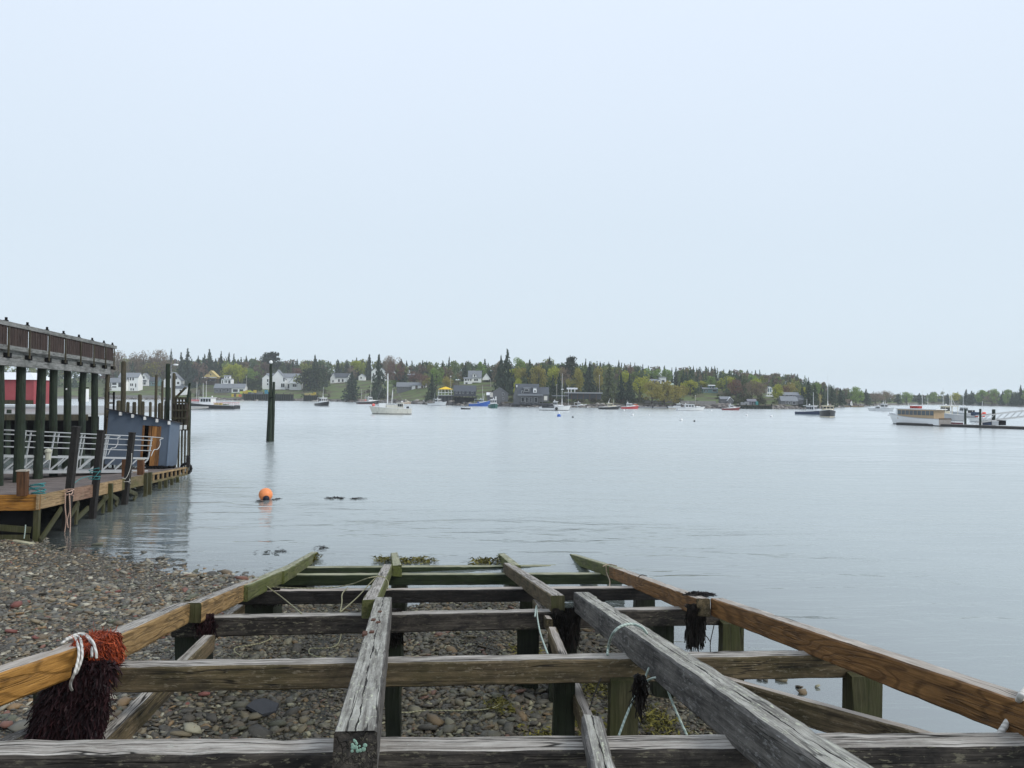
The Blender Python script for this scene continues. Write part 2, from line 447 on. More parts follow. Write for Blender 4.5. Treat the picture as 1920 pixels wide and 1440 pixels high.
tag(beach, kind='structure')

# pebbles: a dense layer of flat shore stones, the largest as single pieces
ico_v = []
gr = (1 + 5 ** 0.5) / 2
for a, b in ((-1, gr), (1, gr), (-1, -gr), (1, -gr)): ico_v += [(a, b, 0), (0, a, b), (b, 0, a)]
ico_v = np.array(ico_v) / math.hypot(1, gr)
def hull_faces(v):
    n, out = len(v), []
    for i in range(n):
        for j in range(i + 1, n):
            for k in range(j + 1, n):
                nn = np.cross(v[j] - v[i], v[k] - v[i])
                d = (v - v[i]) @ nn
                if np.all(d < 1e-6): out.append((i, j, k))
                elif np.all(d > -1e-6): out.append((i, k, j))
    return np.array(out)
ico_f = hull_faces(ico_v)
rs = np.random.RandomState(5)
def pebble_cloud(n, seed, xf, size):
    r = np.random.RandomState(seed)
    x, y = xf(r, n)
    z = beach_z(x, y)
    return x, y, z, size(r, len(x))
def view_wedge(r, n):
    y = 4.2 + (23.5 - 4.2) * r.uniform(0, 1, n) ** 0.8
    x = y * r.uniform(-0.72, 0.45, n)
    d = shore_dist(x, y)
    k = (d > -1.6 - r.uniform(0, 3.0, n) * (d < -1.6)) & ~((x < -14.5) & (y > 22.6))
    return x[k], y[k]
px_, py_ = view_wedge(rs, 100000)
n = len(px_)
pz_ = beach_z(px_, py_)
patch = vnoise(px_ * 0.9, py_ * 0.9, 21)
sz_ = np.exp(rs.normal(-3.5, 0.46, n)) * (1 + 0.35 * patch)
sz_[(py_ < 9.2)] *= 0.8
sz_[(py_ < 8.6) & (px_ < -0.7)] *= 0.42
sz_ = np.where((rs.uniform(0, 1, n) < 0.03) & (py_ < 9), sz_ * 1.9, sz_)
sz_ = np.clip(sz_, 0.012, 0.10)
order = np.argsort(-(sz_ / py_) * ((shore_dist(px_, py_) > 0.1) & (np.abs(px_) < py_ * 0.66)))
single, rest = order[:274], order[274:]
m = len(rest)
sh = rs.uniform(0.75, 1.25, (m, 12, 1))
scale = np.stack([sz_[rest] * rs.uniform(0.9, 1.5, m), sz_[rest] * rs.uniform(0.6, 1.0, m), sz_[rest] * rs.uniform(0.2, 0.5, m)], 1)
V = ico_v[None] * sh * scale[:, None, :]
an, tx, ty = rs.uniform(0, 6.28, m), rs.normal(0, 0.22, m), rs.normal(0, 0.22, m)
ca, sa = np.cos(an)[:, None], np.sin(an)[:, None]
V = np.stack([V[..., 0] * ca - V[..., 1] * sa, V[..., 0] * sa + V[..., 1] * ca, V[..., 2] + V[..., 0] * tx[:, None] + V[..., 1] * ty[:, None]], 2)
V += np.stack([px_[rest], py_[rest], pz_[rest] + scale[:, 2] * rs.uniform(0.1, 0.9, m)], 1)[:, None, :]
F = (ico_f[None] + (np.arange(m) * 12)[:, None, None]).reshape(-1, 3)
peb = link('pebbles', np_mesh('pebbles', V.reshape(-1, 3), F, M_PEB, {'rnd': np.repeat(rs.uniform(0, 1, m), 12)}), beach)
tag(peb, kind='stuff')
stone_meshes = []
for k in range(10):
    v = ico_v * rs.uniform(0.7, 1.3, (12, 1)) * np.array([1.25, 0.85, 0.36])
    stone_meshes.append(np_mesh('stone', v, ico_f, M_STONE))
for i in single:
    o = link('stone', stone_meshes[rs.randint(10)], beach)
    s_ = sz_[i] * 1.15
    o.location = (px_[i], py_[i], pz_[i] + 0.25 * s_)
    o.scale = (s_ * rs.uniform(0.9, 1.2), s_ * rs.uniform(0.8, 1.1), s_ * rs.uniform(0.7, 1.2))
    o.rotation_euler = (rs.normal(0, 0.2), rs.normal(0, 0.2), rs.uniform(0, 6.28))
slate = MB()
sp = [(-0.2, -0.02), (0.02, -0.2), (0.18, -0.12), (0.2, 0.05), (0.0, 0.16), (-0.12, 0.12)]
slate.add([(x, y, 0) for x, y in sp] + [(x * 0.97, y * 0.97, 0.035) for x, y in sp], [tuple(range(6))[::-1], tuple(range(6, 12))] + [(i, (i + 1) % 6, 6 + (i + 1) % 6, 6 + i) for i in range(6)])
p = at_plane(492, 1312, 0.62, 0.0)
o = slate.build('stone', simple('slate', (0.04, 0.042, 0.046), 0.55, 0.3, 9, bump=0.4), beach)
o.location = (p.x, p.y, float(beach_z(p.x, p.y)) + 0.05); o.rotation_euler = (0.2, 0.1, 0.2)
tag(o, 'large flat dark slate')
red = simple('brick_red_stone', (0.17, 0.07, 0.058), 0.6, 0.3, 12, bump=0.3)
for (px, py, s_) in ((32, 1148, 0.17), (222, 1112, 0.10), (243, 1132, 0.09), (18, 1192, 0.13), (382, 1303, 0.11), (65, 1205, 0.11), (350, 1318, 0.06), (205, 1105, .06)):
    p = at_plane(px, py, 1.2, -0.06)
    me = stone_meshes[rs.randint(10)].copy(); me.materials.clear(); me.materials.append(red)
    o = link('stone', me, beach)
    o.location = (p.x, p.y, float(beach_z(p.x, p.y)) + 0.4 * s_); o.scale = (s_ * .66, s_ * .66, s_ * 0.9); o.rotation_euler = (0.2, -0.2, rs.uniform(0, 6))
    tag(o, 'brick red stone')

for (px, py, s_) in ((1466, 1277, 0.09), (1434, 1276, .05), (1498, 1290, 0.06), (1505, 1300, 0.1), (1532, 1289, .05), (1504, 1356, 0.08), (1480, 1330, .05), (1425, 1275, .05), (396, 1078, .16), (425, 1074, .2), (360, 1082, .14), (300, 1048, .12), (270, 1036, .1), (455, 1086, .2), (180, 1022, .15), (232, 1062, .12)):
    p = at_z(px, py, 0.0)
    o = link('stone', stone_meshes[rs.randint(10)], beach)
    o.location = (p.x, p.y, 0.02); o.scale = (s_, s_, s_ * 1.1); o.rotation_euler = (0.3, 0.1, rs.uniform(0, 6))
# ------------------------------------------------------------------ the water
def water_mat():
    s = NT('harbour_water')
    c = s.coord((1, 1, 1), False)
    patch = s.ramp(s.noise(s.coord((0.022, 0.05, 1), False), 1.0, 4, 0.55, 0.5), [(0.40, 0.18), (0.62, 1.0)])
    near = s.noise(s.coord((1.5, 3.4, 1), False), 1.0, 4, 0.55, 0.4)
    mid = s.noise(s.coord((0.28, 0.85, 1), False), 1.0, 3, 0.5, 0.8)
    big = s.noise(s.coord((0.05, 0.2, 1), False), 1.0, 2, 0.5)
    h = s.math('ADD', s.math('MULTIPLY', near, 0.022), s.math('ADD', s.math('MULTIPLY', mid, 0.12), s.math('MULTIPLY', big, 0.14)))
    h = s.math('MULTIPLY', h, patch)
    xy = s.n('SeparateXYZ', i0=c)             # a passing wash spreads past the lone piles
    gx = s.math('MULTIPLY', s.math('ADD', xy.outputs[0], 27.0), 1 / 15.0)
    gy = s.math('MULTIPLY', s.math('SUBTRACT', xy.outputs[1], 84.0), 1 / 24.0)
    g = s.math('POWER', 2.718, s.math('MULTIPLY', s.math('ADD', s.math('MULTIPLY', gx, gx), s.math('MULTIPLY', gy, gy)), -1.0))
    h = s.math('ADD', h, s.math('MULTIPLY', g, s.math('MULTIPLY', s.noise(s.coord((0.13, 0.75, 1), False), 1.0, 3, 0.5, 0.6), 0.42)))
    nrm = s.bump(h, 1.0, 1.0)
    depth = s.n('Attribute', _attribute_name='depth').outputs['Fac']
    clear = s.ramp(depth, [(0.0, 0.92), (0.10, 0.62), (0.4, 0.26), (0.9, 0.0)])
    body = s.n('BsdfDiffuse', Color=s.mix(s.noise(s.coord((0.3, 0.3, 1), False), 1.0, 3), (0.24, 0.28, 0.275), (0.27, 0.31, 0.30)))
    tr = s.n('BsdfTransparent', Color=(0.6, 0.63, 0.56))
    under = s.n('MixShader', i0=clear, i1=body.outputs[0], i2=tr.outputs[0])
    gl = s.n('BsdfGlossy', Color=(1.0, 1.0, 0.985), Roughness=s.ramp(depth, [(0.0, 0.05), (0.5, 0.09), (1.0, 0.24)]), Normal=nrm)
    fr = s.n('Fresnel', IOR=3.0, Normal=nrm)
    s.t.links.new(s.n('MixShader', i0=fr.outputs[0], i1=under.outputs[0], i2=gl.outputs[0]).outputs[0], s.out.inputs[0])
    return s.mat
w_xs, w_ys = axis_vals(-20, 14, 0.3, 3000, 1.2), axis_vals(1, 32, 0.3, 3000, 1.2)
water = link('water', sheet(w_xs, w_ys, lambda x, y: np.zeros_like(x), 'water', water_mat(), lambda x, y: {'depth': np.maximum(0, -beach_z(x, y))}))
tag(water, kind='structure')

# ------------------------------------------------------------------ far shore: land rising behind the harbour
DS_PX = np.array([-900, -300, 0, 200, 450, 560, 700, 800, 900, 1000, 1200, 1450, 1520, 1570, 1650, 1750, 1810, 1920, 2200, 2800], float)
DS = np.array([520, 470, 440, 430, 425, 430, 390, 330, 300, 288, 288, 288, 300, 350, 450, 560, 520, 455, 400, 420], float)
RISE = np.array([10, 11, 12, 12.5, 12, 12, 12, 11.5, 11, 10.5, 10, 7.5, 6.0, 2.5, 1.0, 0.6, 1.0, 2.0, 4, 5], float)
def land_z(px, s):
    rise = np.interp(px, DS_PX, RISE)
    bank = np.clip(s / 5.0, -0.8, 1) * 1.7
    t = np.clip((s - 5) / 125.0, 0, 1)
    return bank + rise * (0.55 * t + 0.45 * t * t * (3 - 2 * t)) + np.clip(s - 10, 0, 1) * 0.25 * np.sin(px * 0.05 + s * 0.11)
def land_mat():
    s = NT('shore_land')
    c = s.coord((1, 1, 1), False)
    z = s.n('SeparateXYZ', i0=c).outputs[2]
    n1 = s.noise(c, 0.09, 5, 0.65)
    grass = s.mix(s.noise(c, 0.6, 4), (0.075, 0.115, 0.032), (0.12, 0.15, 0.05))
    scrub = s.mix(s.noise(c, 1.1, 5), (0.06, 0.055, 0.03), (0.10, 0.085, 0.05))
    rock = s.mix(s.noise(c, 1.3, 6, 0.7), (0.05, 0.048, 0.045), (0.22, 0.2, 0.18))
    col = s.mix(s.ramp(n1, [(0.46, 0.0), (0.58, 1.0)]), grass, scrub)
    col = s.mix(s.ramp(s.math('ADD', s.math('MULTIPLY', z, 0.25), s.math('MULTIPLY', n1, 0.25)), [(0.38, 0.0), (0.48, 1.0)]), rock, col)
    return s.finish(col, 0.9, s.bump(s.noise(c, 2.0, 4), 0.6, 0.2), 0, 0.2)
l_px = np.arange(-900, 2801, 14.0)
l_s = np.array([-14, -4, -1.5, 0, 1.5, 3, 5, 8, 12, 17, 23, 30, 38, 48, 60, 75, 95, 120, 150, 200, 320, 600, 1100], float)
PXg, Sg = np.meshgrid(l_px, l_s)
Dg = np.interp(PXg, DS_PX, DS) + Sg + 1.2 * np.sin(PXg * 0.13) * (Sg < 9)
lx = (PXg - 960) / FPX * Dg
lz = land_z(PXg, Sg)
lc = np.stack([lx.ravel(), Dg.ravel(), lz.ravel()], 1)
nx = len(l_px)
i_ = (np.arange(len(l_s) - 1)[:, None] * nx + np.arange(nx - 1)[None]).ravel()
land = link('hillside', np_mesh('hillside', lc, np.stack([i_, i_ + 1, i_ + nx + 1, i_ + nx], 1), land_mat(), smooth=True))
tag(land, kind='structure')
def on_land(px, py=None, s=None):
    """Point on the far land that shows at column px: where it shows at row py, or s metres behind the water's edge."""
    ds = float(np.interp(px, DS_PX, DS))
    if s is None:
        best = None
        for k in range(2, 190):
            z = float(land_z(px, k))
            q = to_px(Vector(((px - 960) / FPX * (ds + k), ds + k, z)))
            e = abs(q[1] - py) + k * 0.004
            if best is None or e < best[0]: best = (e, k)
        s = best[1]
    z = float(land_z(px, s))
    return Vector(((px - 960) / FPX * (ds + s), ds + s, z))

# ------------------------------------------------------------------ haze over the whole harbour
hz = NT('haze_air')
vol = hz.n('VolumePrincipled', Color=(0.92, 0.96, 1.0), Density=0.00022)
hz.t.links.new(vol.outputs[0], hz.out.inputs[1])
haze = MB().box(-3900, 3900, -3900, 3900, -6, 62).build('haze', hz.mat)
tag(haze, kind='stuff')

# ------------------------------------------------------------------ the timber slipway frame in front
PA, PB = 3.1, -0.153                      # the plane its crossbeam tops lie in: z = PA + PB * y
def beam_mesh(name, L, w, h, mats, seg=0.16, jit=0.003, bev=0.016, seed=0, bow=0.0):
    """A weathered timber along local x, centred across, its top at z = 0; slot 0 its upper faces, slot 1 its sides, slot 2 its ends."""
    r = random.Random(seed)
    n = max(3, int(L / seg))
    prof = [(-w / 2, -h + bev), (-w / 2 + bev, -h), (w / 2 - bev, -h), (w / 2, -h + bev), (w / 2, -bev), (w / 2 - bev, 0), (-w / 2 + bev, 0), (-w / 2, -bev)]
    b = MB()
    off = [(r.gauss(0, jit), r.gauss(0, jit)) for _ in prof]
    for i in range(n + 1):
        x = L * i / n
        sag = bow * math.sin(math.pi * i / n)
        for k, (y, z) in enumerate(prof):
            nick = 0.0
            if k in (4, 5, 6, 7) and r.random() < 0.06: nick = r.uniform(0.004, 0.015)
            b.v.append((x + (r.gauss(0, 0.012) if i in (0, n) else 0), y + r.gauss(0, jit * 0.6) + off[k][0] - math.copysign(nick, y), z + r.gauss(0, jit * 0.6) + off[k][1] - nick * 0.7 + sag))
    for i in range(n):
        for k in range(8):
            k2 = (k + 1) % 8
            b.f.append((i * 8 + k, (i + 1) * 8 + k, (i + 1) * 8 + k2, i * 8 + k2))
            b.m.append(0 if k == 5 else 1)  # side slot darker than the top: stain plus shade put into its colour
    b.f.append(tuple(range(8))); b.m.append(2)
    b.f.append(tuple(n * 8 + k for k in range(8))[::-1]); b.m.append(2)
    return b.mesh(name, mats)
FR_O = Vector((-0.9, 11.5, 0.6))
frame = thing('slipway_frame', 'long weathered open timber frame sloping from the foreground down the pebble beach into the water', 'timber frame', FR_O)
_seed = [100]
def beam(name, p, q, w, h, mats, label=None, parent=None, bow=0.0, up=Vector((0, 0, 1)), jit=0.003):
    p, q = Vector(p), Vector(q)
    d = (q - p).normalized()
    y = up.cross(d).normalized()
    z = d.cross(y)
    _seed[0] += 1
    mw = Matrix(((d.x, y.x, z.x, p.x), (d.y, y.y, z.y, p.y), (d.z, y.z, z.z, p.z), (0, 0, 0, 1)))
    par = parent or frame
    o = link(name, beam_mesh(name, (q - p).length, w, h, [W[m] for m in mats], seed=_seed[0], bow=bow, jit=jit), par, Matrix.Translation(-par.location) @ mw)
    if label: o['label'] = label
    return o
def on_frame(px, py, lift=0.0):
    return at_plane(px, py, PA + lift, PB)
CW = 0.2
def crossbeam(l, r, h, mats, label=None, bow=0.0):
    a, b = on_frame(*l), on_frame(*r)
    d = (b - a).normalized()
    back = Vector((-d.y, d.x, 0)) * (CW / 2)
    return beam('crossbeam', a + back, b + back, CW, h, mats, label, bow=bow, jit=0.0035)
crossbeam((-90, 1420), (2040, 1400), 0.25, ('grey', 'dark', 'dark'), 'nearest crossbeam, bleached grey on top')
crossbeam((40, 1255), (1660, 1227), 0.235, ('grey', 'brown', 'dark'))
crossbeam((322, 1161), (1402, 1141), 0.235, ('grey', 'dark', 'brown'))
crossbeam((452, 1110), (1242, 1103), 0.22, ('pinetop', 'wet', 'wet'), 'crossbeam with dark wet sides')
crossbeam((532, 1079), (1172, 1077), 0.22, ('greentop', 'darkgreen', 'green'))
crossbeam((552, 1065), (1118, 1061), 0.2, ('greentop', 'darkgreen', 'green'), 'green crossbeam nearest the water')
RH = 0.24
def rail(p, q, mats, w=0.2, h=RH, label=None, bow=0.0, lift=0.0):
    return beam('rail', on_frame(p[0], p[1], h + lift), on_frame(q[0], q[1], h + lift), w, h, mats, label, bow=bow)
# left outer rail
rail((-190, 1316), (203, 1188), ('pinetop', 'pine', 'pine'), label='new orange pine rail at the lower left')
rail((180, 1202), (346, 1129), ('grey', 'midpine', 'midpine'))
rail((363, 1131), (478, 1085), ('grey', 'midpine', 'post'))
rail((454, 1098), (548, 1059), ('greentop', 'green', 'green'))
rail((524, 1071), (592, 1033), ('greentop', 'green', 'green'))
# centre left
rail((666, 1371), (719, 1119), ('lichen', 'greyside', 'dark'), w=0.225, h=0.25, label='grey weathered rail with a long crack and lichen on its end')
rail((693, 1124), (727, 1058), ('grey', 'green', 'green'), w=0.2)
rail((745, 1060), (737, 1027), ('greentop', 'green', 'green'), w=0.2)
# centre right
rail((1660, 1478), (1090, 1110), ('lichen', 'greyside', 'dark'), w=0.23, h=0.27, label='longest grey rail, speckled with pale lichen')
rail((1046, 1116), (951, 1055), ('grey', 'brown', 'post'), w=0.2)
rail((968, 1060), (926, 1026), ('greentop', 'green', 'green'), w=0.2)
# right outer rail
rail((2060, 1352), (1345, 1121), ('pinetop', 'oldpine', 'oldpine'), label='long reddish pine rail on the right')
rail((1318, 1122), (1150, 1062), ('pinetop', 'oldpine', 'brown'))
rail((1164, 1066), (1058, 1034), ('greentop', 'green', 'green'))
# the short loose-ended block on the nearest crossbeam
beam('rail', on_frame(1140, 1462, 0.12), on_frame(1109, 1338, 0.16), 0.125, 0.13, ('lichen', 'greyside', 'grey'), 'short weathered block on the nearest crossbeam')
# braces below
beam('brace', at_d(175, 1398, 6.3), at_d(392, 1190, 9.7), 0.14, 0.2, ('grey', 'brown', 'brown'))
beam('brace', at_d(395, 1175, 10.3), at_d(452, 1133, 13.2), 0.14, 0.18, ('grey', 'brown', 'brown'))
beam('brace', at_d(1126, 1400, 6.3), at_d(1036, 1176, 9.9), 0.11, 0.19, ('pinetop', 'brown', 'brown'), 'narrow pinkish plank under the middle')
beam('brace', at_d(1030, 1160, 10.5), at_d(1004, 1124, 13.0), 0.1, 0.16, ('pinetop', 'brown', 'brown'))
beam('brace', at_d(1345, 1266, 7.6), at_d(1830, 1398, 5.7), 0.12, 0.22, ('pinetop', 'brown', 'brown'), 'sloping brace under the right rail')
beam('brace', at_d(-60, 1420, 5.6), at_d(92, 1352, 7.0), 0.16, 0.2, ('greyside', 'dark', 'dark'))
# posts
def post(px0, px1, py_top, d, mats='post', lean=0.0, depth=None):
    a, b = at_d(px0, py_top, d), at_d(px1, py_top, d)
    c, w = (a + b) / 2, (b - a).length
    zt = PA + PB * d - 0.19
    zb = float(beach_z(c.x, c.y)) - 0.35
    _seed[0] += 1
    wd = depth or w * 0.9
    b_ = MB()
    n = 6
    r = random.Random(_seed[0])
    for i in range(n + 1):
        z = zb + (zt - zb) * i / n
        for sx, sy in ((-1, -1), (1, -1), (1, 1), (-1, 1)):
            b_.v.append((sx * w / 2 + r.gauss(0, 0.006) + lean * (1 - i / n), sy * wd / 2 + r.gauss(0, 0.006), z - zb))
    for i in range(n):
        for k in range(4):
            b_.f.append((i * 4 + k, i * 4 + (k + 1) % 4, (i + 1) * 4 + (k + 1) % 4, (i + 1) * 4 + k)); b_.m.append(0)
    b_.f.append((n * 4, n * 4 + 1, n * 4 + 2, n * 4 + 3)); b_.m.append(0)
    return link('post', b_.mesh('post', W[mats]), frame, Matrix.Translation(Vector((c.x, c.y + wd / 2, zb)) - frame.location))
W['wetpost'] = wood('wet_black_post', (0.03, 0.034, 0.026), (0.014, 0.015, 0.013), axis='z', stain=0.6, stain_col=(0.008, 0.008, 0.009), algae=0.4, algae_col=(0.025, 0.035, 0.012), rough=0.5)
for a in ((1145, 1196, 1280, 7.35), (1038, 1080, 1280, 7.5, 'wetpost'), (722, 750, 1285, 7.6, 'wetpost'), (1600, 1657, 1262, 7.6), (62, 84, 1290, 7.2, 'wetpost'),
          (328, 382, 1192, 10.1, 'wetpost'), (716, 752, 1190, 10.7, 'wetpost'), (970, 1010, 1170, 11.3, 'wetpost'), (1030, 1082, 1168, 10.9, 'wetpost'), (1225, 1264, 1165, 11.4, 'wetpost'), (1356, 1395, 1163, 11.2),
          (447, 512, 1132, 13.6, 'wetpost'), (730, 760, 1130, 14.3, 'wetpost'), (975, 1010, 1130, 14.6, 'wetpost'), (1100, 1134, 1130, 14.8, 'wetpost'), (1192, 1228, 1128, 14.9, 'wetpost'),
          (508, 575, 1094, 17.0, 'wetpost'), (735, 762, 1094, 17.6, 'wetpost'), (955, 990, 1094, 18.0, 'wetpost'), (1090, 1112, 1092, 18.4, 'wetpost'), (1140, 1166, 1092, 18.4, 'wetpost'),
          (925, 955, 1074, 20.4, 'wetpost'), (1075, 1095, 1073, 20.8, 'wetpost'), (565, 600, 1074, 19.4, 'wetpost')):
    post(*a)
# iron bolts and their rust on the centre left rail
iron = simple('rusty_iron', (0.09, 0.045, 0.03), 0.8, 0.5, 30, bump=0.5)
for px, py in ((712, 1148), (700, 1163), (709, 1168), (684, 1187), (697, 1186), (684, 1190)):
    q = on_frame(px, py, 0.25) - FR_O
    MB().box(q.x - 0.02, q.x + 0.02, q.y - 0.03, q.y + 0.03, q.z - 0.01, q.z + 0.012).build('bolt', iron, frame)

lp_ = MB()
for k in range(16):
    q = at_d(668 + RN.gauss(0, 5), 1398 + RN.gauss(0, 9), on_frame(666, 1371, 0.25).y - 0.02) - FR_O
    lp_.sphere(q, RN.uniform(0.006, 0.013), 6, 4, sq=(1, 0.4, 1))
o = lp_.build('lichen_patch', simple('teal_lichen', (0.22, 0.34, 0.27), 0.9, 0.3, 30), frame); tag(o, 'pale teal lichen on the rail end', kind='stuff')

# ------------------------------------------------------------------ seaweed
def weed_mat(name, c1, c2, rough=0.55):
    s = NT(name)
    r = s.n('Attribute', _attribute_name='rnd').outputs['Fac']
    return s.finish(s.mix(r, c1, c2), rough, None, 0, 0.15)
M_WRED = weed_mat('red_dry_weed', (0.07, 0.014, 0.011), (0.40, 0.075, 0.025))
M_WDARK = weed_mat('purple_black_weed', (0.006, 0.004, 0.005), (0.034, 0.013, 0.015))
M_WBLK = weed_mat('black_weed', (0.005, 0.005, 0.005), (0.02, 0.016, 0.013))
M_WYEL = weed_mat('yellow_green_weed', (0.03, 0.03, 0.008), (0.17, 0.15, 0.03))
def strands(name, mat, starts, parent=None, seed=0):
    """starts: list of (list of points, width); every strand is a thin bent ribbon."""
    r = np.random.RandomState(seed)
    co, fc, at = [], [], []
    for pts, w in starts:
        side = Vector((r.normal(), r.normal() * 0.6, r.normal() * 0.3)).normalized()
        b = len(co)
        c = r.uniform(0, 1)
        for k, p in enumerate(pts):
            ww = w * (1 - 0.55 * k / len(pts))
            co += [tuple(Vector(p) - side * ww), tuple(Vector(p) + side * ww)]
            at += [c, c]
        for k in range(len(pts) - 1):
            fc.append((b + 2 * k, b + 2 * k + 1, b + 2 * k + 3, b + 2 * k + 2))
    me = np_mesh(name, np.array(co), np.array(fc), mat, {'rnd': np.array(at)})
    return link(name, me, parent)
def weed(name, label, mat, base, fn, n, seed, group=None):
    r = random.Random(seed)
    st = [fn(r) for _ in range(n)]
    b = Vector(base)
    st = [([Vector(p) - b for p in pts], w) for pts, w in st]
    o = strands(name, mat, st, None, seed)
    o.location = b
    return tag(o, label, 'seaweed', group)
def draped(p, q, top_w, drop, spread=0.06, width=0.006, over=0.55):
    """strands lying across a timber's top edge from p to q (its near top edge) and hanging down drop metres."""
    p, q = Vector(p), Vector(q)
    ax = (q - p).normalized()
    n = Vector((ax.y, -ax.x, 0)).normalized()
    if n.x * 0.7 - n.y * 0.7 < 0: n = -n
    def f(r):
        c = p.lerp(q, r.random())
        pts = []
        if r.random() < over: pts.append(c - n * r.uniform(0.0, top_w) + Vector((0, 0, r.uniform(0.01, 0.05))))
        z0 = r.uniform(0.0, 0.07)
        o0 = r.uniform(0.0, spread)
        pts.append(c + n * o0 * 0.3 + Vector((0, 0, z0)))
        L = drop * (0.25 + 0.75 * r.random() ** 1.6)
        lean = ax * r.gauss(0, 0.025)
        for k in range(1, 5):
            t = k / 4
            pts.append(c + n * (o0 + 0.03 * math.sin(3 * t + o0 * 90)) + lean * t + ax * r.gauss(0, 0.018) + Vector((0, 0, z0 - L * t)))
        return pts, width * r.uniform(0.6, 1.5)
    return f
def tuft(p, q, side, top_w, fall, width=0.005, ln=(0.07, 0.17)):
    """short curled strands covering a timber's top from p to q (its near top edge) and its face down to fall."""
    p, q = Vector(p), Vector(q)
    side = Vector(side).normalized()
    ax = (q - p).normalized()
    def f(r):
        u = r.uniform(-0.04, 1.04)
        w = r.uniform(-top_w, fall)
        c = p.lerp(q, u)
        edge_fade = 0.6 + 0.4 * math.sin(math.pi * u)
        if w < 0: c = c - side * (-w) + Vector((0, 0, r.uniform(0.005, 0.07) * edge_fade))
        else: c = c + side * r.uniform(0.0, 0.05) * edge_fade - Vector((0, 0, w))
        d = (ax * r.gauss(0, 0.7) + side * r.gauss(0.35, 0.4) + Vector((0, 0, r.gauss(-0.25 if w < 0 else -0.9, 0.35)))).normalized()
        L = r.uniform(*ln)
        pts = [c]
        for k in range(4):
            d = (d + Vector((r.gauss(0, 0.3), r.gauss(0, 0.3), -0.22 + r.gauss(0, 0.2)))).normalized()
            pts.append(pts[-1] + d * (L / 4))
        return pts, width * r.uniform(0.6, 1.6)
    return f
a, b = on_frame(172, 1217, 0.22), on_frame(222, 1194, 0.24)
weed('seaweed_clump', 'bushy rust red dried seaweed heaped over the left rail', M_WRED, on_frame(193, 1205, 0.25), tuft(a, b, (1, -0.25, 0), 0.2, 0.27, 0.0045, (0.04, 0.11)), 5200, 31)
a, b = on_frame(134, 1261, 0.02), on_frame(205, 1258, 0.03)
LOCKS = [(RN.random(), RN.uniform(0.25, 1.0), RN.uniform(-0.05, 0.05), RN.gauss(0, 0.06)) for _ in range(26)]
def hanging(r):
    t, ln, dy, sw = LOCKS[r.randrange(len(LOCKS))]          # the weed hangs in wet locks of unequal length
    t = min(1.0, max(0.0, t + r.gauss(0, 0.03)))
    c = a.lerp(b, t) + Vector((0, dy + r.uniform(-0.02, 0.05), r.uniform(-0.05, 0.12)))
    L = ln * r.uniform(0.55, 1.0) * (0.55 + 0.35 * math.sin(2.6 * t + 0.5))
    lean = -0.26 * (1 - t) * r.uniform(0.5, 1.1) + sw
    ph = r.uniform(0, 6)
    pts = [c + Vector((0, -0.06 - 0.05 * r.random(), 0)) + Vector((lean * (k / 6) + 0.016 * math.sin(ph + k * 1.3) + r.gauss(0, 0.012), -0.10 * (k / 6) * r.random(), -L * k / 6)) for k in range(7)]
    return pts, 0.0075 * r.uniform(0.5, 1.6)
weed('seaweed_clump', 'dark purple black seaweed hanging from the second crossbeam below the red clump', M_WDARK, a, hanging, 3800, 32)
o = weed('seaweed_mat', 'purple black weed cap on the second crossbeam under the red clump', M_WDARK, a, tuft(a + Vector((0.08, -0.04, 0)), b + Vector((0, -0.04, 0)), (0, -1, 0), 0.16, 0.3, 0.006, (0.08, 0.2)), 2200, 33)
def bush(c, rx, ry, rz):
    c = Vector(c)
    def f(r):
        d = Vector((r.gauss(0, 1), r.gauss(0, 1), abs(r.gauss(0, 0.8)))).normalized()
        s_ = c + Vector((d.x * rx * r.random(), d.y * ry * r.random(), 0))
        pts = [s_ + Vector((d.x * rx * k / 3, d.y * ry * k / 3, rz * math.sin(k / 3 * 2.4) * d.z + r.gauss(0, 0.006))) for k in range(4)]
        return pts, 0.012 * r.uniform(0.5, 1.5)
    return f
blk = 'black weed hanging on the frame'
for i, (l, r_, dr, n, lab, hgt) in enumerate((
        ((722, 1150), (752, 1149), 0.5, 500, 'black seaweed curtain on the third crossbeam beside the cracked grey rail', 0),
        ((1036, 1148), (1084, 1147), 0.62, 900, 'thick black seaweed curtain below the centre right rail joint', 0),
        ((1289, 1141), (1317, 1140), 0.62, 700, 'long black bladder weed tied over the right rail joint and hanging to the water', 0.1),
        ((455, 1109), (525, 1108), 0.3, 600, 'ragged black seaweed under the left rail joint on the fourth crossbeam', 0),
        ((372, 1160), (402, 1159), 0.3, 300, 'reddish black weed tuft on the left end of the third crossbeam', 0.02),
        ((1188, 1277), (1207, 1277), 0.36, 60, 'thin dark weed strip hanging beside the green post', 0))):
    p, q = on_frame(*l, hgt), on_frame(*r_, hgt)
    weed('seaweed_clump', lab, M_WBLK if i != 4 else M_WDARK, p, draped(p + Vector((0, -0.03, 0)), q + Vector((0, -0.03, 0)), 0.1, dr, 0.04, 0.011), n, 40 + i)
p, q = on_frame(1296, 1118, 0.22), on_frame(1328, 1113, 0.26)
weed('seaweed_clump', 'small dark weed mat lying on top of the right rail joint', M_WBLK, p, bush((p + q) / 2, 0.14, 0.10, 0.03), 300, 61)
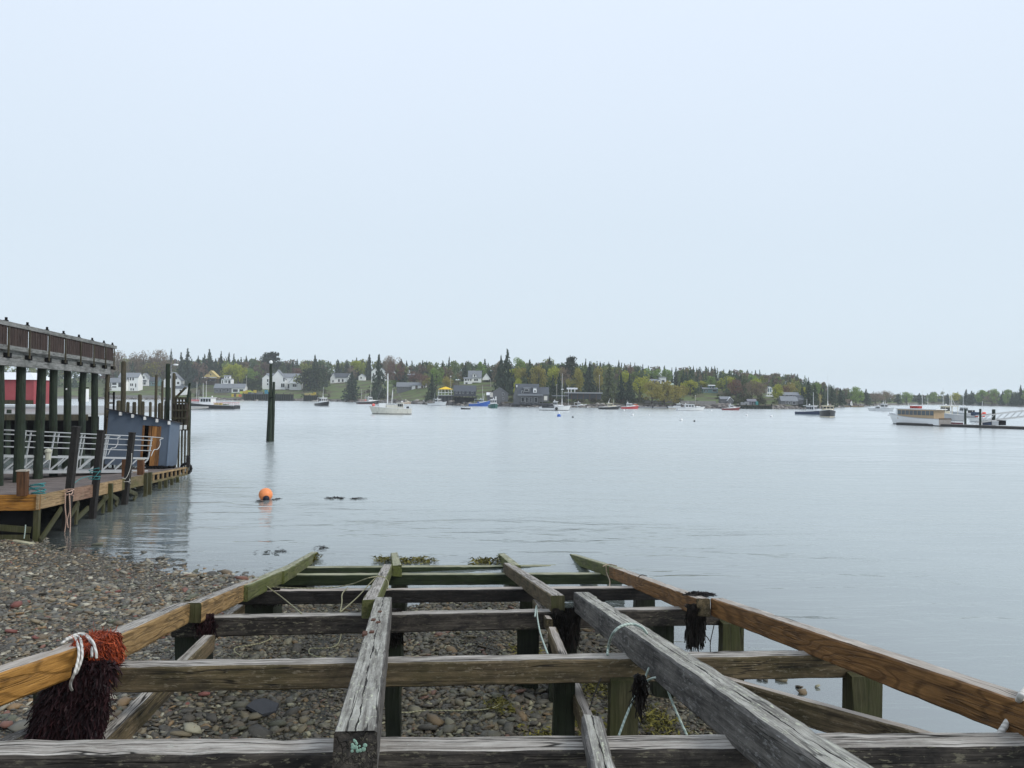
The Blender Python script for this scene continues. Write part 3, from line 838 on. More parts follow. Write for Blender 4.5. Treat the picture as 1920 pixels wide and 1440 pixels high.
# yellow-green rockweed on the stones and floating at the end of the frame
def patch_weed(spots, seed, n):
    r = random.Random(seed)
    out = []
    for (px, py, rx, ry) in spots:
        c = at_plane(px, py, 1.0, -0.055)
        for _ in range(int(n * rx * ry * 60)):
            x, y = c.x + r.gauss(0, rx * 0.5), c.y + r.gauss(0, ry * 0.5)
            z = max(float(beach_z(x, y)), 0.0) + 0.03
            g = Vector((r.gauss(0, 1), r.gauss(0, 1), 0)).normalized()
            out.append(([Vector((x, y, z + 0.02)) + g * 0.035 * k + Vector((0, 0, 0.03 * math.sin(k * 1.2) * r.random())) for k in range(4)], 0.012 * r.uniform(0.5, 1.6)))
    return out
o = strands('rockweed', M_WYEL, patch_weed([(940, 1300, 0.25, 0.3), (1100, 1320, 0.4, 0.5), (1230, 1310, 0.3, 0.5), (1270, 1350, 0.4, 0.4), (1020, 1350, .3, .3), (985, 1213, 0.3, 0.2), (1120, 1260, 0.4, 0.4)], 3, 26), None, 5)
tag(o, kind='stuff')
def float_weed(spots, seed):
    r = random.Random(seed)
    out = []
    for (px0, px1, py, n, hgt) in spots:
        a, b = at_z(px0, py, 0.01), at_z(px1, py, 0.01)
        for _ in range(n):
            c = a.lerp(b, r.random()) + Vector((0, r.gauss(0, 0.18), 0))
            g = Vector((r.gauss(0, 1), r.gauss(0, 0.6), 0)).normalized()
            out.append(([c + g * 0.06 * k + Vector((0, 0, r.uniform(0.0, hgt))) for k in range(4)], 0.02 * r.uniform(0.5, 1.6)))
    return out
for i, (lab, spot) in enumerate((
        ('yellow green rockweed clump floating left of the centre left rail end', (702, 735, 1051, 60, .1)), ('long yellow green rockweed raft floating right of the centre left rail end', (745, 815, 1052, 150, .07)),
        ('yellow green rockweed tuft at the end of the centre right rail', (888, 932, 1055, 90, .1)),
        ('small brown weed tuft beside the far end of the left rail', (580, 593, 1050, 60, .12)),
        ('broken line of dark weed floating left of the frame end', (475, 540, 1033, 26, .015)), ('short dark weed wisp just beyond the left rail end', (594, 606, 1028, 14, .02)),
        ('long thin line of dark weed floating right of the orange buoy', (610, 642, 934, 60, .03)), ('short line of dark weed farthest right of the orange buoy', (660, 682, 935, 30, .03)))):
    st = float_weed([spot], 70 + i)
    c = st[0][0][0].copy(); c.z = 0
    o = strands('floating_seaweed', M_WYEL if i < 4 else M_WBLK, [([p - c for p in pts], w) for pts, w in st], None, i)
    o.location = c
    tag(o, lab, 'seaweed')

# ------------------------------------------------------------------ ropes
def rope_mat(name, c1, c2, freq=60):
    s = NT(name)
    c = s.coord((1, 1, 1), False)
    w = s.n('TexWave', Vector=c, Scale=freq / 6.0, Distortion=1.5, Detail=1.0, _bands_direction='DIAGONAL').outputs[0]
    col = s.mix(w, c1, c2)
    return s.finish(s.mix(s.math('MULTIPLY', s.noise(c, 9, 3), 0.4), col, tuple(v * 0.5 for v in c1)), 0.85, s.bump(w, 0.6, 0.006), 0, 0.2)
M_RW, M_RT, M_RY, M_RG = rope_mat('white_rope', (0.45, 0.44, 0.40), (0.72, 0.70, 0.66)), rope_mat('tan_rope', (0.26, 0.2, 0.14), (0.42, 0.34, 0.26)), rope_mat('yellowed_rope', (0.2, 0.19, 0.11), (0.38, 0.37, 0.24)), rope_mat('pale_green_rope', (0.3, 0.38, 0.34), (0.5, 0.58, 0.52))
M_RK, M_RTEAL, M_RPINK = rope_mat('dark_rope', (0.02, 0.02, 0.02), (0.05, 0.045, 0.04)), rope_mat('teal_rope', (0.03, 0.16, 0.17), (0.10, 0.34, 0.34)), rope_mat('faded_pink_rope', (0.4, 0.26, 0.2), (0.6, 0.44, 0.36))
def rope(label, runs, r, mat, cat='rope', name='rope', group=None, parent=None):
    c = Vector(runs[0][0])
    b = MB()
    for run in runs: b.tube([Vector(p) - c for p in spline(run, 7)], r, 7)
    o = b.build(name, mat, parent, smooth=True)
    o.location = c
    return tag(o, label, cat, group)
fr = on_frame
rope('two white ropes looped over the left rail beside the red seaweed', [
    [fr(116, 1206, .27), fr(136, 1194, .28), fr(143, 1200, .27), fr(148, 1225, .22), fr(141, 1258, .12), fr(132, 1282, .0), fr(135, 1294, -.08)],
    [fr(125, 1200, .27), fr(145, 1193, .29), fr(152, 1203, .27), fr(154, 1230, .2), fr(146, 1256, .1), fr(141, 1264, .06)],
    [fr(124, 1198, .275), fr(150, 1188, .29), fr(166, 1198, .28), fr(172, 1218, .22), fr(172, 1232, .17)],
    [fr(132, 1195, .275), fr(156, 1188, .29), fr(173, 1202, .28), fr(180, 1222, .22), fr(181, 1234, .17)]], 0.0108, M_RW)
rope('thin white rope hanging below the dark seaweed on the left', [[at_d(146, 1346, 6.7), at_d(150, 1362, 6.6), at_d(156, 1378, 6.5), at_d(160, 1400, 6.4)]], 0.011, M_RW)
rope('thin tan cord hanging straight in front of the left brace', [[at_d(186, 1305, 6.9), at_d(188, 1335, 6.8), at_d(188, 1365, 6.7), at_d(186, 1396, 6.6)]], 0.008, M_RT)
rope('yellowed thin rope looped over the centre left rail and along the fourth crossbeam', [
    [fr(476, 1082, .2), fr(500, 1099, .1), fr(530, 1121, -.05), fr(565, 1150, .03)],
    [fr(500, 1100, .03), fr(560, 1103, .02), fr(620, 1102, .03), fr(660, 1095, .12), fr(690, 1084, .27), fr(715, 1081, .27), fr(727, 1090, .2), fr(727, 1104, .1)],
    [fr(705, 1082, .27), fr(690, 1098, .15), fr(670, 1120, .05), fr(638, 1148, .02)],
    [fr(652, 1102, .03), fr(642, 1113, 0), fr(641, 1130, -.05), fr(638, 1146, .02)]], 0.010, M_RY)
gz = lambda px, py: (lambda q: Vector((q.x, q.y, float(beach_z(q.x, q.y)) + 0.06)))(at_plane(px, py, 1.2, -0.06))
rope('yellowed rope curl lying on the pebbles left of the cracked grey rail', [[gz(640, 1182), gz(635, 1200), gz(622, 1210), gz(600, 1213), gz(582, 1215), gz(580, 1224), gz(592, 1229), gz(612, 1231)]], 0.009, M_RY)
rope('yellowed rope curl lying on the pebbles near the left brace', [[gz(500, 1188), gz(508, 1198), gz(490, 1208), gz(462, 1213), gz(442, 1216), gz(440, 1223), gz(452, 1232)]], 0.009, M_RY)
rope('thin rope trailing across the pebbles between the two grey rails', [[gz(725, 1305), gz(760, 1306), gz(800, 1300), gz(880, 1294), gz(920, 1288), gz(940, 1279)]], 0.008, M_RY)
rope('pale rope hanging beside the thick black seaweed in the middle', [[fr(1003, 1156, .06), fr(1006, 1136, .02), fr(1008, 1160, .0), fr(1014, 1190, -.1), fr(1027, 1226, -.05)]], 0.010, M_RG)
rope('pale green rope arched over the longest grey rail', [[fr(1139, 1228, .03), fr(1141, 1212, .1), fr(1148, 1190, .28), fr(1163, 1175, .36), fr(1185, 1170, .37), fr(1204, 1177, .34), fr(1213, 1188, .285)]], 0.013, M_RG)
rope('knotted pale green rope hanging under the longest grey rail', [
    [at_d(1217, 1252, 6.6), at_d(1210, 1270, 6.6), at_d(1205, 1283, 6.6), at_d(1192, 1302, 6.5), at_d(1175, 1340, 6.4), at_d(1160, 1380, 6.3)],
    [at_d(1203, 1283, 6.55), at_d(1220, 1273, 6.5), at_d(1238, 1270, 6.4), at_d(1246, 1275, 6.3), at_d(1258, 1310, 6.2), at_d(1275, 1350, 6.1), at_d(1288, 1378, 6.0)],
    [at_d(1200, 1278, 6.6), at_d(1210, 1282, 6.55), at_d(1212, 1290, 6.55), at_d(1203, 1290, 6.6)]], 0.010, M_RG)
rope('frayed thick white rope over the right rail at the picture edge', [[fr(1935, 1282, .22), fr(1916, 1302, .3), fr(1908, 1318, .2), fr(1894, 1345, .1), fr(1872, 1380, .0), fr(1850, 1410, -.1)]], 0.020, M_RW)
rope('thin dark cord dangling beside the green post', [[at_d(1127, 1272, 7.2), at_d(1115, 1300, 7.1), at_d(1105, 1330, 7.0)]], 0.007, M_RK)
rope('tan rope tied round the far right rail', [[fr(1130, 1062, .24), fr(1142, 1058, .27), fr(1156, 1061, .26)], [fr(1136, 1062, .25), fr(1138, 1075, .1), fr(1143, 1088, 0), fr(1143, 1099, .0)]], 0.012, M_RT)
rope('dark bent wire hook on the right rail', [[fr(1196, 1098, .05), fr(1196, 1085, .2), fr(1202, 1078, .29), fr(1213, 1080, .27)]], 0.008, M_RK)
rope('forked dark kelp stalk hanging under the right rail', [[at_d(1340, 1167, 11.2), at_d(1336, 1185, 11.2), at_d(1332, 1205, 11.2), at_d(1332, 1222, 11.2)], [at_d(1318, 1186, 11.2), at_d(1326, 1195, 11.2), at_d(1332, 1204, 11.2)]], 0.007, M_RK, 'seaweed', 'kelp_stalk')

# ------------------------------------------------------------------ the left wharf on tall piles
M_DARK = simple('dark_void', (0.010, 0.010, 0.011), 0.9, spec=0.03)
M_ALU = simple('aluminium', (0.44, 0.455, 0.46), 0.45, 0.15, 6, metal=0.4)
M_WHITE = simple('white_paint', (0.74, 0.75, 0.74), 0.45, 0.06, 1.5, streak=0.12)
M_GREYMETAL = simple('grey_metal', (0.3, 0.31, 0.32), 0.45, 0.2, 5, metal=0.4)
TOPZ = 6.87
wA, wB = at_d(0, 600, 25.9), at_d(213, 648, 40.0)
wA.z = wB.z = 0
wu = (wB - wA).normalized()
WL = (wB - wA).length
wrz = math.atan2(wu.y, wu.x)
wharf = thing('wharf', 'tall grey wharf with brown boarded railing on round green-black piles at the left edge', 'wharf', (wA.x, wA.y, 0), wrz)
def on_wharf(px):
    k = (px - 960) / FPX
    return (k * wA.y - wA.x) / (wu.x - k * wu.y)
X0, X1 = -7.0, WL
def wpart(name, x0, x1, y0, y1, z0, z1, mat): return MB().box(x0, x1, y0, y1, z0, z1).build(name, mat, wharf)
wpart('top_rail', X0, X1 + 0.25, -0.10, 0.22, 6.72, TOPZ, W['greyboard'])
wpart('ledger_board', X0, X1, -0.06, 0.0, 5.90, 6.06, W['greyboard'])
wpart('deck', X0, X1, 0.12, 7.5, 5.80, 5.93, W['greyboard'])
wpart('girder', X0, X1 - 0.6, -0.02, 0.2, 5.36, 5.62, W['greyboard'])
wpart('rim_joist', X0, X1 - 0.1, 0.08, 0.14, 5.64, 5.80, W['greyboard'])
post_s = [on_wharf(p) for p in (-40, 10, 50, 87, 118, 147, 172, 194, 210)]
post_s = [post_s[0] - 1.6] + post_s
for s_ in post_s:
    wpart('railing_post', s_ - 0.035, s_ + 0.035, -0.105, -0.063, 5.66, 6.718, W['pile_dry'])
    b = MB().box(s_ - 0.02, s_ + 0.24, -0.10, 0.06, 5.625, 5.795)
    b.build('joist_end', M_DARK, wharf)
    MB().box(s_ - 0.06, s_ + 0.06, -0.05, 0.08, TOPZ + 0.002, TOPZ + 0.05).box(s_ - 0.01, s_ + 0.05, -0.02, 0.05, TOPZ + 0.05, TOPZ + 0.15).build('post_cap', M_DARK, wharf)
for a, b_ in zip(post_s[:-1], post_s[1:]):
    n = max(4, int((b_ - a) / 0.14))
    b = MB()
    for k in range(n):
        xx = a + 0.06 + (b_ - a - 0.12) * k / n
        b.box(xx, xx + (b_ - a - 0.12) / n - 0.008, -0.056 + 0.008 * (k % 2), -0.02 + 0.008 * (k % 2), 6.062, 6.718)
    o = b.build('railing_boards', W['board'], wharf); tag(o, kind='stuff')
def pile(parent, x, y, z0, z1, r, mat, lean=(0, 0), name='pile', seed=0):
    q = random.Random(seed + int(x * 100))
    pts = [(x + lean[0] * (1 - t) + q.gauss(0, 0.012), y + lean[1] * (1 - t) + q.gauss(0, 0.012), z0 + (z1 - z0) * t) for t in (0, 0.2, 0.4, 0.6, 0.8, 1)]
    return MB().tube(pts, [r * (1.12 - 0.03 * k) * q.uniform(0.96, 1.04) for k in range(6)], 12).build(name, mat, parent, smooth=False)
for px, r, ln in ((-30, .19, .3), (5, 0.21, 0.3), (17, 0.17, 0.1), (59, 0.165, -0.3), (95, 0.165, -0.35), (116, 0.155, 0.3), (142, 0.15, 0.05), (170, 0.15, -0.25), (192, 0.155, 0.1)):
    pile(wharf, on_wharf(px), 0.33, -1.2, 5.64, r, W['pile'], (ln, 0))
for px, r, y in ((44, 0.15, 2.6), (30, .16, 4.5), (110, .15, 4.6), (75, .15, 4.6), (150, .14, 4.6), (182, 0.14, 4.4)):
    pile(wharf, on_wharf(px), y, -1.2, 5.79, r, W['pile'], (0.1, 0))
pile(wharf, on_wharf(206), 0.1, -1.2, 5.62, 0.11, W['pile_dry'], (-0.35, 0))
MB().bar((on_wharf(140), 0.33, 4.55), (on_wharf(150), 0.33, 5.2), 0.05, 0.05).build('brace', M_WHITE, wharf)
# ladder down the wharf end
lad = thing('wharf_ladder', 'dark ladder with pale rungs fixed to the wharf end beside the blue grey shed', 'ladder', at_d(207, 830, 39.3))
for sx in (-0.14, 0.14): MB().box(sx - 0.035, sx + 0.035, -0.04, 0.04, -1.5, 2.6).build('stile', M_DARK, lad)
for k in range(7): MB().box(-0.105, 0.105, -0.05, 0.03, -0.3 + k * 0.38, -0.2 + k * 0.38).build('rung', simple('worn_rung', (0.2, 0.19, 0.17), 0.7), lad)

# ------------------------------------------------------------------ grounded float with its posts
fA = at_z(75, 1015, 0.0)
fB = at_z(352, 895, 0.0)
ZA, ZB = 1.38, 0.54
fA.z, fB.z = ZA, ZB
fx = (fB - fA).normalized()
fy = Vector((-fx.y, fx.x, 0)).normalized()
fz = fx.cross(fy)
FL = (fB - fA).length
FM = Matrix(((fx.x, fy.x, fz.x, fA.x), (fx.y, fy.y, fz.y, fA.y), (fx.z, fy.z, fz.z, fA.z), (0, 0, 0, 1)))
flt = thing('landing_float', 'long tilted plank-topped float with orange and tan edge boards, below the tall wharf', 'float')
flt.matrix_world = FM
def on_float(px):
    k = (px - 960) / FPX
    return (k * fA.y - fA.x) / (fx.x - k * fx.y)
b = MB()
n = int(FL / 0.15)
for k in range(n):
    j = RN.uniform(-0.006, 0.006)
    b.box(k * FL / n, (k + 1) * FL / n - 0.014, 0.07 + RN.uniform(-.03, .03), 8.0, -0.05 + j, 0.0 + j)
o = b.build('deck_planks', wood('float_planks', (0.27, 0.235, 0.22), (0.15, 0.125, 0.115), axis='y', stain=0.4, stain_col=(0.09, 0.075, 0.07), cracks=0.3), flt); tag(o, kind='stuff')
edges = [on_float(p) for p in (76, 127, 178, 208, 232, 272)]
for (a, c), m in zip(zip(edges[:-1], edges[1:]), ('fascia', 'rosy', 'fascia', 'fascia', 'mossy')):
    if m == 'rosy': W[m] = wood('weathered_rosy_board', (0.27, 0.17, 0.12), (0.15, 0.085, 0.06), stain=0.6, stain_col=(0.3, 0.22, 0.15), cracks=0.5)
    if m == 'mossy': W[m] = wood('mossy_board', (0.22, 0.17, 0.10), (0.12, 0.09, 0.05), stain=0.4, algae=0.7, algae_col=(0.10, 0.10, 0.035))
    MB().box(a + 0.01, c - 0.01, 0.0, 0.07, -0.42, 0.015).build('edge_board', W[m], flt)
o = MB().box(-0.07, 0.0, 0.0, 8.0, -0.44, 0.02).build('end_board', wood('orange_end_board', (0.42, 0.2, 0.045), (0.29, 0.12, 0.022), axis='y', stain=0.3, stain_col=(0.15, 0.06, 0.02)), flt)
o['label'] = 'bright orange new end board'
x0 = edges[-1]
MB().box(x0, FL, 0.0, 0.08, -0.06, 0.02).build('edge_board', W['fascia'], flt)
MB().box(x0, FL, 0.0, 0.08, -0.42, -0.32).build('edge_board', W['mossy'], flt)
for k in range(11):
    xx = x0 + (FL - x0) * k / 10 - (0.1 if k == 10 else 0)
    MB().box(xx, xx + 0.1, 0.005, 0.075, -0.32, -0.06).build('spacer_block', W['fascia'], flt)
MB().box(0.3, FL - 0.1, 0.35, 7.8, -0.42, -0.055).build('float_shade_box', M_DARK, flt)  # black box added for the shade under the deck
MB().box(-0.06, 0.10, 0.02, 0.16, -1.5, -0.44).build('corner_post', W['post'], flt)
for px, zt, zb in ((207, -0.05, -1.2), (273, 0.1, -1.1), (281, 0.1, -1.1), (300, -.4, -.75), (311, -.4, -.75), (322, -.4, -.75), (333, -.4, -.75)):
    s_ = on_float(px)
    MB().box(s_ - 0.07, s_ + 0.07, -0.14, -0.005, zb, zt).build('side_post', W['post'], flt)
gb = W['post']
def fbrace(px0, z0, px1, z1, y=-0.03):
    MB().bar((on_float(px0), y, z0), (on_float(px1), y, z1), 0.06, 0.16).build('brace', gb, flt)
fbrace(80, -1.35, 118, -0.55); fbrace(130, -0.95, 150, -0.5); fbrace(148, -1.0, 168, -0.75); fbrace(182, -0.9, 204, -0.5); fbrace(211, -0.5, 224, -0.75); fbrace(220, -0.95, 224, -0.7); fbrace(244, -0.5, 258, -0.72); fbrace(253, -.95, 259, -.7)
fbrace(146, -1.2, 148, -0.45); fbrace(196, -1.1, 198, -0.45)
MB().bar((-0.1, 0.2, -1.02), (0.0, 3.2, -0.72), 0.06, 0.18).bar((-0.16, 0.2, -1.25), (-0.05, 4.2, -1.2), 0.06, 0.2).build('end_brace', gb, flt)
MB().box(0.2, 0.32, 0.25, 8.0, -1.4, -0.44).build('end_shade_sheet', M_DARK, flt)  # black sheet painted as the shade below the float end
def fpost(name, label, px, zt, mat, cap=None, y=0.1, w=0.2, group=None):
    p = FM @ Vector((on_float(px), y, 0))
    t = thing(name, label, 'post', p, 0.17, group)
    MB().box(-w / 2, w / 2, -w / 2, w / 2, 0.0, zt).build('shaft', mat, t)
    if cap: MB().box(-w / 2 - 0.02, w / 2 + 0.02, -w / 2 - 0.02, w / 2 + 0.02, zt, zt + 0.04).build('cap', cap, t)
    return t
fpost('mooring_post', 'short rusty brown post with a pale cap at the near corner of the float', 77, 0.72, W['rust'], simple('pale_cap', (0.4, 0.36, 0.3), 0.7), y=0.45, w=0.24)
fpost('mooring_post', 'rusty brown short post left of the pair before the shed door', 262, 0.72, W['rust'], y=0.5, w=0.24)
fpost('mooring_post', 'rusty brown short post right of the pair before the shed door', 278, 0.66, W['rust'], simple('pale_cap', (0.4, 0.36, 0.3)), y=0.25, w=0.24)
fpost('mooring_post', 'black short post at the far outer corner of the float', 353, 0.62, W['black'], y=-0.05, w=0.17)
for (px_t, py_t, px_b, py_b, lab) in ((143, 801, 119, 1004, 'leaning black square post nearest the orange end of the float'), (190, 808, 171, 972, 'leaning black square post with teal rope, middle of three on the float edge'), (248, 812, 232, 942, 'leaning black square post nearest the shed on the float edge')):
    s_ = on_float((px_b + (px_t - px_b) * 0.3))
    q = FM @ Vector((s_, -0.12, 0))
    t = thing('leaning_post', lab, 'post', at_d(px_b, py_b, q.y), 0, 'black leaning posts on the float')
    top = at_d(px_t, py_t, q.y + 0.25) - t.location
    MB().bar((0, 0, -0.4), top, 0.19, 0.19, up=(0, 1, 0)).build('shaft', W['black'], t)
    MB().bar(top - Vector((0.004, 0.0, 0.02)), top + Vector((0, 0, 0.03)), 0.21, 0.21, up=(0, 1, 0)).build('cap', W['black'], t)
def wrap(px, py, d, w, n, mat, label, tails=(), r=0.012, cat='rope'):
    rr = random.Random(px)
    c = at_d(px, py, d)
    run = [c + Vector((w * math.cos(a * 1.9), 0.8 * w * math.sin(a * 1.9) - 0.02, 0.03 * a - 0.05 * n + rr.gauss(0, 0.025))) for a in range(n * 3)]
    rope(label, [run] + [[at_d(*q) for q in t] for t in tails], r, mat, cat)
dz = lambda px: (FM @ Vector((on_float(px), -0.12, 0))).y
wrap(178, 888, dz(178) - 0.05, 0.2, 5, M_RTEAL, 'teal rope tied round the middle black post', [[(188, 882, dz(178) - .2), (180, 892, dz(178) - .25), (173, 900, dz(178) - .2)], [(125, 919, dz(127)), (150, 898, dz(150) + .3), (172, 893, dz(172))]])
wrap(127, 922, dz(127) - 0.1, 0.2, 3, M_RPINK, 'faded pink rope tied on the nearest black post and hanging to the water', [[(123, 925, dz(127) - .3), (122, 950, dz(127) - .3), (124, 975, dz(127) - .3), (121, 998, dz(127) - .3)], [(130, 925, dz(127) - .3), (131, 955, dz(127) - .3), (126, 975, dz(127) - .3), (128, 990, dz(127) - .3)], [(130, 930, dz(127) - .3), (132, 970, dz(127) - .3), (131, 1002, dz(127) - .3)]], 0.017)
wrap(238, 901, dz(238) - 0.1, 0.16, 2, M_RW, 'white rope running down the black post nearest the shed', [[(247, 850, dz(238) - .3), (246, 870, dz(238) - .3), (240, 890, dz(238) - .3), (234, 899, dz(238) - .3)]])
wrap(72, 918, 23.3, 0.22, 6, M_RTEAL, 'heap of teal rope round the near corner post of the float', [[(52, 924, 23.2), (58, 914, 23.3), (66, 918, 23.2), (84, 923, 23.2)], [(64, 908, 23.2), (82, 909, 23.2)]], 0.018)
wrap(262, 887, 35.2, 0.3, 2, M_RT, 'tan rope lying round the pair of rusty posts', [[(248, 884, 35), (258, 889, 34.8), (272, 887, 34.8), (283, 889, 34.6)]], 0.02)
rope('dark hose arched on the float beside the near corner post', [[at_d(34, 925, 23.2), at_d(36, 917, 23.4), at_d(45, 912, 23.6), at_d(57, 913, 23.6), at_d(63, 918, 23.6)]], 0.022, M_RK, 'hose', 'hose')
rope('pale green rope hanging from the end brace of the float', [[at_d(48, 984, 22.4), at_d(47, 996, 22.4), at_d(45, 1010, 22.4)]], 0.016, M_RG)
pl = MB().bar(at_z(0, 1010, 0.1), at_z(60, 1020, 0.06), 0.16, 0.05)
tag(pl.build('driftwood_plank', simple('bleached_plank', (0.42, 0.40, 0.28), 0.8, 0.2, 6)), 'pale bleached plank lying on the pebbles at the left edge', 'plank')
weed_tyre = MB()
for k in range(15):
    a = k / 14 * math.pi * 2
    weed_tyre.sphere((0.26 * math.cos(a), 0, 0.26 * math.sin(a)), 0.09, 6, 4)
o = weed_tyre.build('tyre_fender', simple('black_rubber', (0.02, 0.02, 0.02), 0.7)); o.location = FM @ Vector((FL + 0.05, 0.1, -0.08))
tag(o, 'black tyre fender at the far outer corner of the float', 'fender')

# ------------------------------------------------------------------ aluminium gangway on the float
g1, g0 = at_d(276, 886, 36.0), at_d(-90, 889, 27.4)
gx = (g1 - g0).normalized()
gy = Vector((-gx.y, gx.x, 0)).normalized()
gzv = gx.cross(gy)
GM = Matrix(((gx.x, gy.x, gzv.x, g0.x), (gx.y, gy.y, gzv.y, g0.y), (gx.z, gy.z, gzv.z, g0.z), (0, 0, 0, 1)))
gang = thing('gangway', 'long aluminium gangway with trussed sides and tube handrails resting on the float', 'gangway')
gang.matrix_world = GM
GL = (g1 - g0).length
for side, (yo, l0) in enumerate(((0.0, GL), (1.35, GL - 1.2))):
    MB().box(0, l0, yo - 0.04, yo + 0.04, 0.0, 0.12).build('bottom_chord', M_ALU, gang)
    MB().box(0, l0, yo - 0.035, yo + 0.035, 0.62, 0.70).build('top_chord', M_ALU, gang)
    n = int(l0 / 0.62)
    for k in range(n):
        xa, xb = k * l0 / n, (k + 1) * l0 / n
        MB().bar((xa + 0.03, yo, 0.13), (xb - 0.03, yo, 0.61), 0.05, 0.05).build('diagonal', M_ALU, gang)
        if k % 2 == 0: MB().bar((xa, yo, 0.121), (xa, yo, 0.619), 0.045, 0.045, up=(0, 1, 0)).build('upright', M_ALU, gang)
    for k in range(0, n + 1, 2):
        xa = k * l0 / n
        MB().bar((xa, yo, 0.701), (xa + 0.10, yo, 1.64), 0.045, 0.06, up=(0, 1, 0)).build('rail_post', M_ALU, gang)
    for z in (1.66, 1.5, 1.25, 1.02):
        e = l0 + (0.35 if z > 1.6 else 0.1)
        pts = [(-0.2, yo - 0.05, z), (l0 * 0.5, yo - 0.05, z), (e, yo - 0.05, z)]
        if z > 1.6: pts += [(e + 0.22, yo - 0.05, z - 0.12), (e + 0.26, yo - 0.05, z - 0.36), (e + 0.12, yo - 0.05, z - 0.56), (e - 0.1, yo - 0.05, z - 0.60), (e - .25, yo - .05, z - .9)]
        MB().tube(spline(pts, 6), 0.021, 7).build('handrail', M_ALU, gang, smooth=True)
b = MB()
for k in range(int(GL / 0.3)): b.box(k * 0.3, k * 0.3 + 0.27, 0.05, 1.3, 0.06, 0.10)
o = b.build('tread_boards', M_GREYMETAL, gang); tag(o, kind='stuff')
can = MB().sphere((0, 0, 0.3), 0.13, 10, 6, sq=(1, 1, 0.8)).tube([(0, 0, 0), (0, 0, 0.25)], 0.1, 8)
o = can.build('piling_cap_light', simple('pale_cap2', (0.42, 0.42, 0.34), 0.6)); o.location = at_d(90, 862, 27.6)
o.name = 'bucket'; tag(o, 'small pale bucket shape standing by the gangway truss', 'bucket')

# ------------------------------------------------------------------ the blue grey shed
sd = at_d(313, 877, 38.6)
shed = thing('shed', 'tilted blue grey painted shed with a boarded doorway on the far end of the float', 'shed', (sd.x, sd.y, sd.z), 0.15)
shed.rotation_euler = (0, rad(3.6), 0.15)
M_BLUE = simple('blue_grey_paint', (0.095, 0.125, 0.17), 0.7, 0.12, 4, streak=0.15)
SW, SD_ = 2.95, 1.75
zl, zr = 2.72, 2.34
w = MB()
dx0, dx1, dzt = -1.3, -0.42, 2.05
def zroof(x): return zr + (zl - zr) * (-x / SW)
for x0_, x1_, z0_ in ((-SW, dx0, 0.0), (dx1, 0, 0.0), (dx0, dx1, dzt)):
    w.add([(x0_, 0, z0_), (x1_, 0, z0_), (x1_, 0, zroof(x1_)), (x0_, 0, zroof(x0_))], [(0, 1, 2, 3)])
w.add([(0, 0, 0), (0, SD_, 0), (0, SD_, zr - 0.19), (0, 0, zr)], [(0, 1, 2, 3)])
w.add([(-SW, 0, 0), (-SW, SD_, 0), (-SW, SD_, zl - 0.19), (-SW, 0, zl)], [(3, 2, 1, 0)])
w.add([(0, SD_, 0), (-SW, SD_, 0), (-SW, SD_, zl - 0.19), (0, SD_, zr - 0.19)], [(0, 1, 2, 3)])
w.build('wall', M_BLUE, shed)
r_ = MB()
r_.prism([(-SW - 0.10, zl + 0.015), (0.10, zr - 0.012), (0.10, zr + 0.045), (-SW - 0.10, zl + 0.075)], -0.16, SD_ + 0.12)
for i_ in range(4, 8): r_.v[i_] = (r_.v[i_][0], r_.v[i_][1], r_.v[i_][2] - 0.2)
r_.build('roof', simple('shed_roof_felt', (0.035, 0.035, 0.04), 0.8, 0.3, 5), shed)
for k in range(5):
    xx = -SW + 0.55 + k * 0.58
    MB().box(xx, xx + 0.09, -0.20, -0.005, zroof(xx) - 0.17, zroof(xx) - 0.005).build('rafter_tail', M_WHITE, shed)
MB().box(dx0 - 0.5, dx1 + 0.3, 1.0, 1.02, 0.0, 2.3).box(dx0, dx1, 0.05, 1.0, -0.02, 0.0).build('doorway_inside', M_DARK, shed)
for x0_, x1_, m, z0_, z1_ in ((dx0, dx0 + 0.08, 'shedwood', 0, dzt), (dx1 - 0.1, dx1, 'shedwood', 0, dzt), (dx0 + 0.30, dx0 + 0.42, 'shedwood', 0.75, dzt)):
    MB().box(x0_, x1_, -0.02, 0.09, z0_, z1_ - 0.002).build('door_frame', W[m], shed)
MB().box(dx1 - 0.42, dx1 - 0.20, -0.025, 0.03, 0.02, dzt - 0.02).build('door_board', wood('orange_door_board', (0.40, 0.2, 0.07), (0.26, 0.11, 0.035), axis='z', stain=0.3, stain_col=(0.12, 0.06, 0.03)), shed)
MB().box(dx1 - 0.20, dx1 - 0.105, -0.015, 0.03, 0.02, dzt - 0.02).build('door_board', W['shedwood'], shed)
MB().box(dx0 + 0.42, dx1 - 0.42, -0.01, 0.04, 1.05, 1.12).build('door_crossbar', W['greyboard'], shed)
MB().box(-0.03, 0.03, -0.03, -0.003, 0.0, zr - 0.06).build('corner_board', simple('blue_grey_paint_light', (0.15, 0.2, 0.27), 0.7), shed)
MB().box(-SW - 0.12, -SW - 0.02, 0.2, 1.4, 0.9, 2.3).build('plywood_sheet', simple('plywood', (0.33, 0.25, 0.15), 0.8, 0.2, 4), shed)
MB().box(-1.95, -1.72, -0.05, -0.003, 0.95, 1.3).build('wall_plate', simple('dark_plate', (0.05, 0.055, 0.065), 0.7), shed)
nets = MB()
for k in range(16): nets.sphere((-0.9 + k * 0.085 + RN.uniform(-.03, .03), -0.16 + RN.uniform(-.1, .08), 0.05), RN.uniform(0.05, 0.11), 6, 4, sq=(1.3, 1, 0.7))
o = nets.build('net_heap', M_DARK); o.matrix_world = Matrix.Translation(sd); tag(o, 'low dark heap of net along the foot of the shed wall', 'net'); tag(o, kind='stuff')

